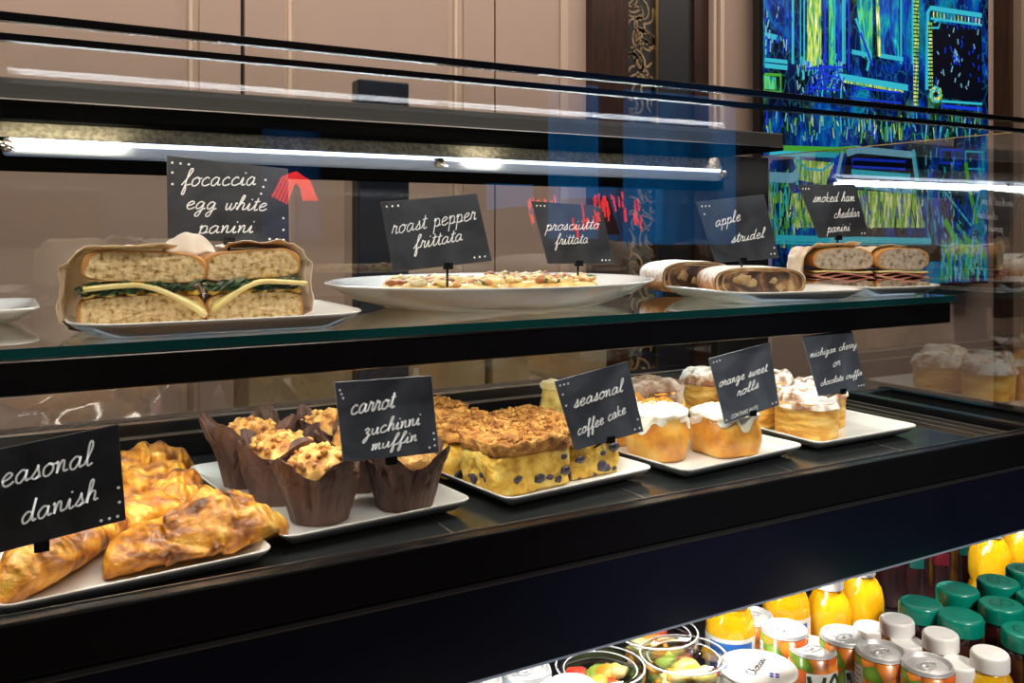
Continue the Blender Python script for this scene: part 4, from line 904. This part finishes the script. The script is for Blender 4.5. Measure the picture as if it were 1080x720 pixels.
mu=nt.nodes.new('ShaderNodeMixRGB'); mu.blend_type='MULTIPLY'; mu.inputs[0].default_value=.75
r4=nt.nodes.new('ShaderNodeValToRGB'); r4.color_ramp.elements[0].position=.2;r4.color_ramp.elements[0].color=(1.,1.,1.,1);r4.color_ramp.elements[1].position=.75;r4.color_ramp.elements[1].color=(.15,.12,.1,1)
nt.links.new(vo.outputs['Distance'],r4.inputs[0]); nt.links.new(rp.outputs[0],mu.inputs[1]); nt.links.new(r4.outputs[0],mu.inputs[2]); nt.links.new(mu.outputs[0],bs.inputs['Base Color'])
VEGL=m
LGREEN=M('label_dark_green',(.02,.05,.03),.3); LWHITE=M('label_white',(.78,.78,.74),.35,ramp=[(.4,(.74,.74,.70)),(.6,(.80,.80,.77))],scale=30); LPALE=M('label_pale_green',(.45,.55,.38),.35)
def can_mesh_parts(r,R0,h,body,top=ALU,plain=False):
    MB().lathe([(0,0),(R0*.8,0),(R0*.95,.003),(R0,.008),(R0,h-.006),(R0*.95,h-.0056)],40).build('can_body',body,r)
    b=MB(); b.lathe([(R0*.985,h-.0046),(R0*.95,h-.003),(R0*.95,h-.0008),(R0*.91,h),(R0*.88,h-.0008),(R0*.86,h-.005),(R0*.83,h-.0055),(R0*.8,h-.0045),(0,h-.0045)],40,close=False); b.build('can_lid',top,r)
    b=MB(); z=h-.0036
    b.tube([(R0*.42*math.cos(a*PI/8)+.0,R0*.24*math.sin(a*PI/8),z) for a in range(17)],.0008,6); b.tube([(-R0*.35,0,z),(R0*.0,0,z+.0003)],.0022,8); b.tube([(R0*.30*math.cos(a*PI/8)-R0*.3,R0*.34*math.sin(a*PI/8),z-.0006) for a in range(17)],.0004,5)
    b.build('pull_tab',ALU,r)
def wrap(mb,text,R0,ang0,z0,xh,k,w,mi=0,up=False,slant=.0):
    ss,L=strokes(text,slant)
    for st in ss:
        pts=[]
        for a,c in st:
            th=ang0+(a*k)/R0 if not up else ang0+(-c*xh)/R0; z=z0+(c*xh if not up else a*k)
            pts.append(Vector((R0*math.cos(th),R0*math.sin(th),z)))
        mb.ribbon(pts,w,lambda p:Vector((p.x,p.y,0)).normalized(),mi)
def patch(mb,R0,a0,a1,z0,z1,mi,n=10):
    mb.grid(n,2,lambda u,v:(R0*math.cos(a0+(a1-a0)*u),R0*math.sin(a0+(a1-a0)*u),z0+(z1-z0)*v),False,mi,True)
def vcan(px,py,wpx,label,rot=0,h=.088):
    p=at(px,py,ZF+h); t=math.hypot(p.x,p.y); dep=p.x*FX+p.y*FY; R0=.0262
    r=thing('juice_can',(p.x,p.y,zf),0,label,'can','small vegetable juice cans with orange and green labels')
    can_mesh_parts(r,R0,h,VEGL)
    fa=math.atan2(-p.y,-p.x)+rot      # side facing the aisle
    b=MB()
    patch(b,R0+.0003,fa-1.5,fa-.72,.010,h-.013,0)
    for k in range(12): patch(b,R0+.00045,fa-1.42,fa-.80-.25*(k%3)/3,.016+k*.0052,.0172+k*.0052,1,6)
    b.build('nutrition_panel',[LWHITE,LGREEN],r)
    b=MB(); patch(b,R0+.0003,fa+.15,fa+1.75,.010,.060,0); 
    patch(b,R0+.00035,fa+.3,fa+1.5,.012,.034,2)
    wrap(b,'V8',R0+.0006,fa+.22,.020,.0195,.0165,.0044,1); b.build('label',[LWHITE,LGREEN,LPALE],r)
    return r
vcan(792,647,41,'vegetable juice can at the far left of its group beside the yellow juice bottle',-.1)
vcan(827,661,44,'vegetable juice can behind the white yogurt lid',-.3)
vcan(857,680,44,'vegetable juice can sitting low between two others behind the yogurt lid',-.4,.080)
vcan(890,668,50,'vegetable juice can in front of the orange juice bottles',-.1)
vcan(929,684,53,'vegetable juice can second nearest, just left of the nearest can',0)
vcan(978,698,58,'nearest vegetable juice can below the white bottle caps',-.4)
OJ=M('orange_juice',(.85,.44,.01),.12,ramp=[(.4,(.74,.39,.006)),(.6,(.82,.49,.015))],scale=14,coat=.9,sss=.25)
OJ2=M('amber_drink',(.55,.22,.03),.12,ramp=[(.4,(.42,.15,.02)),(.6,(.66,.30,.05))],scale=14,coat=.9)
DKD=M('dark_drink',(.035,.008,.010),.08,ramp=[(.4,(.02,.005,.006)),(.6,(.06,.012,.014))],scale=14,coat=1)
CAPW=M('white_cap',(.9,.9,.88),.35,ramp=[(.4,(.88,.88,.86)),(.6,(.92,.92,.90))],scale=20)
CAPG=M('green_cap',(.0,.24,.17),.3,ramp=[(.4,(.0,.21,.15)),(.6,(.0,.27,.19))],scale=20,coat=.3)
def ribcap(r,R0,h,z,mat,txt=None,n=48,rib=.0006):
    b=MB(); pr=[(1,0),(1.0,.15),(1.,.8),(.97,.94),(.90,1.0),(0.86,.985),(.5,.985),(0,.985)]
    b.grid(n*2,len(pr),lambda u,v:(lambda s,zz,w:(w*s*R0*math.cos(2*PI*u),w*s*R0*math.sin(2*PI*u),z+zz*h))(*pr[round(v*7)],1+rib/R0*(math.cos(2*PI*u*n)if pr[round(v*7)][1]<.9 else 0)),True)
    o=b.build('cap',mat,r)
    if txt:
        b=MB(); a=R(-25); u=Vector((math.cos(a),math.sin(a),0)); v=Vector((-u.y,u.x,0)); write(b,txt,Vector((0,0,z+h*.985+.0004))-u*R0*.55-v*R0*.38,u,v,R0*1.15,R0*.40,.0012,Vector((0,0,1)),0,0); b.build('cap_lettering',BLK2,o)
    return o
def bottle(px,py,Ztop,R0,liquid,cap,rc_,hc,label,group,kind='round',txt=None,z0=ZF,ref='cap'):
    """px,py = centre of the cap top"""
    p=at(px,py,Ztop); base=H+z0+.0002; h=Ztop-z0
    r=thing('juice_bottle',(p.x,p.y,base),0,label,'bottle',group)
    hs=h-hc
    if kind=='round': pr=[(0,0),(R0*.85,0),(R0,.006),(R0,hs*.30),(R0*.9,hs*.38),(R0*.9,hs*.42),(R0,hs*.50),(R0*1.0,hs*.62),(R0*.97,hs*.74),(R0*.85,hs*.86),(R0*.66,hs*.94),(rc_*.9,hs*.99),(rc_*.85,hs),(0,hs)]
    elif kind=='straight': pr=[(0,0),(R0*.9,0),(R0,.006),(R0,hs*.80),(R0*.95,hs*.88),(rc_*.95,hs*.97),(rc_*.9,hs),(0,hs)]
    else: pr=[(0,0),(R0*.9,0),(R0,.006),(R0,hs*.50),(R0*.93,hs*.60),(R0*.6,hs*.74),(rc_*.95,hs*.86),(rc_*.9,hs),(0,hs)]
    b=MB(); m_=len(pr); n=56
    b.grid(n,m_,lambda u,v:(lambda q,g:(q[0]*g*math.cos(2*PI*u),q[0]*g*math.sin(2*PI*u),q[1]))(pr[round(v*(m_-1))],1+(.02*math.cos(2*PI*u*8+v*9) if kind=='round' and .3<v<.8 else 0)),True)
    b.build('bottle_body',liquid,r)
    ribcap(r,rc_,hc,hs+.0002,cap,txt)
    return r
bottle(874,602,-.412,.0265,OJ,CAPW,.0165,.019,'orange juice bottle with white cap directly behind the juice cans','orange juice bottles')
bottle(908,588,-.404,.0275,OJ,CAPW,.0165,.019,'orange juice bottle just right of and behind the front one','orange juice bottles')
bottle(1044,550,-.410,.0285,OJ,CAPW,.0165,.019,'orange juice bottle standing between dark bottles and green caps','orange juice bottles')
bottle(1078,543,-.408,.0290,OJ,CAPW,.0165,.013,'orange juice bottle at the right edge of the picture behind green caps','orange juice bottles')
BLUEL=M('blue_label',(.03,.16,.55),.35,ramp=[(.4,(.02,.13,.48)),(.6,(.04,.20,.62))],scale=20)
def jar(px,py,Z,R0,label):
    p=at(px,py,Z); base=zf; h=Z-ZF
    r=thing('lemonade_bottle',(p.x,p.y,base),0,label,'bottle','yellow drink bottles with blue labels')
    b=MB(); b.lathe([(0,0),(R0*.9,0),(R0,.005),(R0,h*.72),(R0*.96,h*.80),(R0*.86,h*.86),(R0*.8,h*.9),(R0*.8,h*.95),(0,h*.95)],40); b.build('bottle_body',OJ,r)
    b=MB(); fa=math.atan2(-p.y,-p.x); patch(b,R0+.0004,fa-1.9,fa+1.9,h*.15,h*.68,0,30); patch(b,R0+.0007,fa-.9,fa+1.0,h*.18,h*.64,1,20)
    wrap(b,'Nutrition Facts' if 0 else 'nutrition facts',R0+.001,fa-.6,h*.50,.0035,.0026,.0009,0)
    for k in range(4): patch(b,R0+.001,fa-.6,fa+.9,h*(.22+.06*k),h*(.235+.06*k),0,14)
    b.build('label',[LWHITE,BLUEL],r)
    MB().lathe([(0,h*.951),(R0*.82,h*.951),(R0*.84,h*.97),(R0*.8,h),(0,h)],32).build('lid',M('yellow_lid',(.80,.50,.03),.3,ramp=[(.4,(.76,.45,.02)),(.6,(.84,.56,.05))],scale=20),r)
jar(829,610,-.415,.0275,'yellow drink bottle with blue label left of the orange juice bottles')
jar(770,630,-.420,.0275,'yellow drink bottle with blue label half hidden behind the leftmost juice can')
# white capped bottles
wl=['white capped amber bottle just left of the nearest green cap','white capped amber bottle right of the nearest juice cans','white capped orange bottle nearest the lower right corner','white cap showing behind the middle juice can','white cap showing behind the second nearest juice can','white cap squeezed between the nearest can and orange bottle']
for i,(px,py,Z,liq) in enumerate([(946,652,-.440,OJ2),(992,667,-.440,OJ2),(1044,687,-.440,OJ),(918,660,-.455,OJ2),(957,676,-.456,OJ2),(1012,698,-.456,OJ2)]):
    bottle(px,py,Z,.0225,liq,CAPW,.0182,.017,wl[i],'small bottles with white caps','straight')
gl=['green capped dark juice bottle leftmost of its cluster beside a white cap','green capped dark juice bottle behind and right of the leftmost green cap','green capped dark juice bottle in the middle front of its cluster','lettered green cap below the orange juice bottles','lettered green cap rearmost at the right edge','lettered green cap in the centre right of its cluster','green cap cut by the right edge of the picture','lettered green cap nearest the lower right corner']
for i,(px,py,Z,tx) in enumerate([(971,635,-.430,None),(1010,620,-.430,None),(1013,648,-.430,None),(1053,612,-.430,'GO'),(1083,600,-.430,'GO'),(1056,636,-.430,'GO'),(1096,628,-.430,'GO'),(1082,664,-.430,'GO')]):
    bottle(px,py,Z,.0235,DKD,CAPG,.0235,.018,gl[i],'dark juice bottles with green caps','straight',tx)
RED=M('dark_red_label',(.14,.01,.02),.3,ramp=[(.4,(.10,.008,.015)),(.6,(.2,.015,.03))],scale=20); GRL=M('teal_label',(.01,.12,.09),.3,ramp=[(.4,(.008,.09,.07)),(.6,(.015,.16,.12))],scale=20)
for i,(px,py,Y,lb) in enumerate([(938,600,.86,'dark glass bottle just right of the orange juice bottles'),(964,590,.84,'dark glass bottle with teal neck label behind the green caps'),(990,583,.83,'dark glass bottle with red neck label behind the green caps'),(1013,575,.84,'dark glass bottle beside the right orange juice bottles')]):
    p=atY(px,py,Y); r=thing('glass_bottle',(p.x,p.y,zf),0,lb,'bottle','dark glass bottles behind the green caps'); 
    R0=.027; b=MB(); b.lathe([(0,0),(R0*.9,0),(R0,.006),(R0,.10),(R0*.94,.115),(R0*.62,.145),(.0135,.168),(.0125,.19),(0,.19)],40); b.build('bottle_body',DKD,r)
    MB().lathe([(0,.1902),(.0148,.1902),(.0148,.202),(.013,.204),(0,.204)],32).build('cap',CAPG if i%2 else BLK,r)
    fa=math.atan2(-p.y,-p.x); b=MB()
    m_=GRL if i in(1,3) else RED
    b.grid(24,6,lambda u,v:(lambda q,a:(q[0]*math.cos(a),q[0]*math.sin(a),q[1]))((.0142-.0005*v,.168+.016*v) ,fa-1.4+2.8*u)); b.build('neck_label',m_,r)
    b=MB(); patch(b,R0+.0005,fa-.2,fa+.5,.06,.078,0,24); b.build('label',m_,r)
# yogurt tubs
LIDW=M('yogurt_lid',(.80,.78,.72),.3,ramp=[(.4,(.77,.75,.69)),(.6,(.82,.80,.75))],scale=14); LIDB=M('blue_print',(.03,.07,.42),.4)
def yogurt(px,py,Z,label,text=True):
    p=at(px,py,Z); R0=.041; h=Z-ZF; r=thing('yogurt_tub',(p.x,p.y,zf),0,label,'yogurt tub','white lidded yogurt tubs')
    MB().lathe([(0,0),(R0*.74,0),(R0*.78,.004),(R0*.93,h*.93),(0,h*.93)],40).build('tub_body',LIDW,r)
    b=MB(); b.lathe([(0,h*.931),(R0*.96,h*.931),(R0*1.0,h-.003),(R0*1.01,h-.001),(R0*.98,h),(R0*.9,h-.0008),(0,h-.0008)],56); 
    o=b.build('foil_lid',LIDW,r)
    fw=R(28); u=Vector((math.cos(fw),math.sin(fw),0)); v=Vector((-u.y,u.x,0)); z=Vector((0,0,h-.0002)); b=MB()
    if text: write(b,'Chobani',z-u*.020-v*.003,u,v,.044,.0052,.0014,Vector((0,0,1)),0,.0)
    for c_,s_ in(((-.030,.020),.007),((.002,-.022),.008)):
        for k in range(4): a=k*1.57; b.add([z+Vector((c_[0]+math.cos(a+j*.8)*s_*.3+math.cos(a)*s_*.5,c_[1]+math.sin(a+j*.8)*s_*.3+math.sin(a)*s_*.5,0)) for j in range(8)],[tuple(range(8))],1)
    b.build('lid_print',[BLK2,LIDB],o)
yogurt(799,703,-.462,'white yogurt lid with brand lettering between fruit cup and juice cans'); yogurt(856,746,-.462,'second white yogurt lid at the bottom edge below the juice cans')
# fruit cups
PL=glass('clear_cup_plastic',(.96,.96,.96),2.6,.03)
FRUIT=[M('melon_yellow',(.80,.72,.28),.3,ramp=[(.4,(.76,.64,.16)),(.6,(.85,.80,.45))],scale=20,sss=.2),M('strawberry',(.70,.06,.03),.3,ramp=[(.4,(.6,.03,.02)),(.6,(.8,.12,.06))],scale=60,coat=.4),M('orange_segment',(.88,.38,.03),.3,ramp=[(.4,(.82,.30,.02)),(.6,(.9,.48,.07))],scale=30,sss=.2),M('green_melon',(.45,.62,.14),.3,ramp=[(.4,(.36,.52,.08)),(.6,(.58,.72,.26))],scale=20,sss=.2),M('dark_grape',(.05,.01,.03),.2,ramp=[(.4,(.03,.006,.02)),(.6,(.09,.02,.05))],scale=30,coat=.5)]
def fruit_cup(px,py,Z,label,seed,R0=.046):
    p=at(px,py,Z); h=Z-ZF; r=thing('fruit_cup',(p.x,p.y,zf),0,label,'fruit cup','clear lidded cups of cut fruit')
    MB().lathe([(R0*.72,.0005),(R0*.76,.004),(R0*.94,h-.010),(R0*.97,h-.008)],48,close=False).build('cup',PL,r)
    b=MB(); b.lathe([(R0*1.0,h-.012),(R0*1.02,h-.008),(R0*1.02,h-.003),(R0*.99,h-.0005),(R0*.93,h),(R0*.88,h-.001),(R0*.85,h-.005),(R0*.80,h-.0055),(R0*.76,h-.003),(R0*.3,h-.0025),(0.0005,h-.0025)],56,close=False); b.build('lid',PL,r)
    rim=MB(); rim.tube([(R0*1.0*math.cos(a*PI/24),R0*1.0*math.sin(a*PI/24),h-.001) for a in range(49)],.0011,6); rim.tube([(R0*.83*math.cos(a*PI/24),R0*.83*math.sin(a*PI/24),h-.004) for a in range(49)],.0008,6); rim.build('lid_rim',M('frosted_rim',(.75,.77,.78),.15,alpha=.65),r)
    rn=random.Random(seed)
    MBs=[MB() for _ in range(5)]
    for k in range(64):
        z=.008+(h-.022)*(k/63); mr=R0*(.74+.2*z/h)-.013; a=rn.random()*6.28; q=mr*math.sqrt(rn.random()); i=rn.choice([0,0,0,1,2,2,3,3,4])
        MBs[i].blob((q*math.cos(a),q*math.sin(a),z),.0095+.003*rn.random(),seed+k,.28,1.3,2,sc=(1.2,1,.7))
    for i,nm in enumerate(('melon_pieces','strawberry_pieces','orange_pieces','green_melon_pieces','grapes')):
        if MBs[i].v: MBs[i].build(nm,FRUIT[i],r)
fruit_cup(721,689,-.452,'clear fruit cup with strawberry showing left of the yogurt lid',3); fruit_cup(633,701,-.452,'clear fruit cup with pale melon nearest the silver cans',8); fruit_cup(692,664,-.448,'clear fruit cup half hidden under the navy panel',15)
SLV=M('silver_blue_can',(.55,.62,.68),.35,.5,ramp=[(.4,(.45,.55,.62)),(.6,(.66,.70,.74))],scale=14)
for px,py,lb in((555,703,'silver soda can just left of the fruit cups'),(503,716,'silver soda can at the lower edge under the navy panel'),(603,722,'pale topped can below the left fruit cup')):
    h=.092; p=at(px,py,ZF+h); r=thing('soda_can',(p.x,p.y,zf),.3,lb,'can','silver soda cans'); can_mesh_parts(r,.026,h,SLV)
# ------------------------------------------------------------------ lights
def area(name,loc,rot,sx,sy,pw,colr):
    l=bpy.data.lights.new(name,'AREA'); l.shape='RECTANGLE'; l.size=sx; l.size_y=sy; l.energy=pw; l.color=colr
    o=bpy.data.objects.new(name,l); o.location=loc; o.rotation_euler=[R(a) for a in rot]; col.objects.link(o); return o
cx=.32; LX=1.6
area('shelf_led_lamp',(cx,.812,H-.110),(32,0,0),LX,.012,3.0,(1,.95,.86))
area('light_bar_lamp',(.53,1.142,H+.088),(-40,0,0),1.05,.014,2.2,(.90,.95,1))
area('front_top_fill',(cx,YG0+.012,H+.126),(38,0,0),LX,.010,1.5,(1,.93,.82))  # added weak fill that lights the upper food from the front
area('deck_front_lamp',(cx,.722,H-.085),(52,0,0),LX,.008,0.0,(1,.95,.88))
area('cooler_lamp',(.55,.735,H-.322),(-14,0,0),1.5,.03,5.0,(1,.96,.90))
area('ceiling_lamp_wall',(.2,.9,2.9),(28,0,0),2.6,.25,32,(1,.86,.73))
area('ceiling_lamp_wall_right',(2.6,.9,2.9),(28,0,0),2.0,.25,20,(1,.86,.73))
l=bpy.data.lights.new('cooler_fill_spot','SPOT'); l.energy=120; l.spot_size=R(30); l.spot_blend=.6; l.color=(1,.95,.88); l.shadow_soft_size=.08  # added unseen spot that brightens the can fronts from the aisle side
o=bpy.data.objects.new('cooler_fill_spot',l); o.location=(.7,-1.0,2.5); col.objects.link(o); o.rotation_euler=(Vector((.85,.55,.80))-Vector(o.location)).to_track_quat('-Z','Y').to_euler()
area('band_fill_left',(.06,1.135,H+.098),(118,0,0),.13,.010,.22,(1,.86,.6)); area('band_fill_middle',(.60,1.135,H+.098),(118,0,0),.05,.008,.10,(1,.88,.65))  # added uplights make hot spots on the reflector band; no bulbs sit here
area('ceiling_lamp_room',(.6,-1.3,2.95),(0,0,0),1.2,.3,28,(1,.85,.7))
w=bpy.data.worlds.new('world'); bpy.context.scene.world=w; w.use_nodes=True
w.node_tree.nodes['Background'].inputs[0].default_value=(.05,.06,.08,1); w.node_tree.nodes['Background'].inputs[1].default_value=.5
sc=bpy.context.scene; sc.view_settings.view_transform='Standard'; sc.view_settings.look='None'; sc.view_settings.exposure=0
sc.cycles.use_denoising=True; sc.cycles.transparent_max_bounces=24; sc.cycles.max_bounces=8; sc.cycles.caustics_reflective=False; sc.cycles.caustics_refractive=False
sc.cycles.sample_clamp_indirect=4
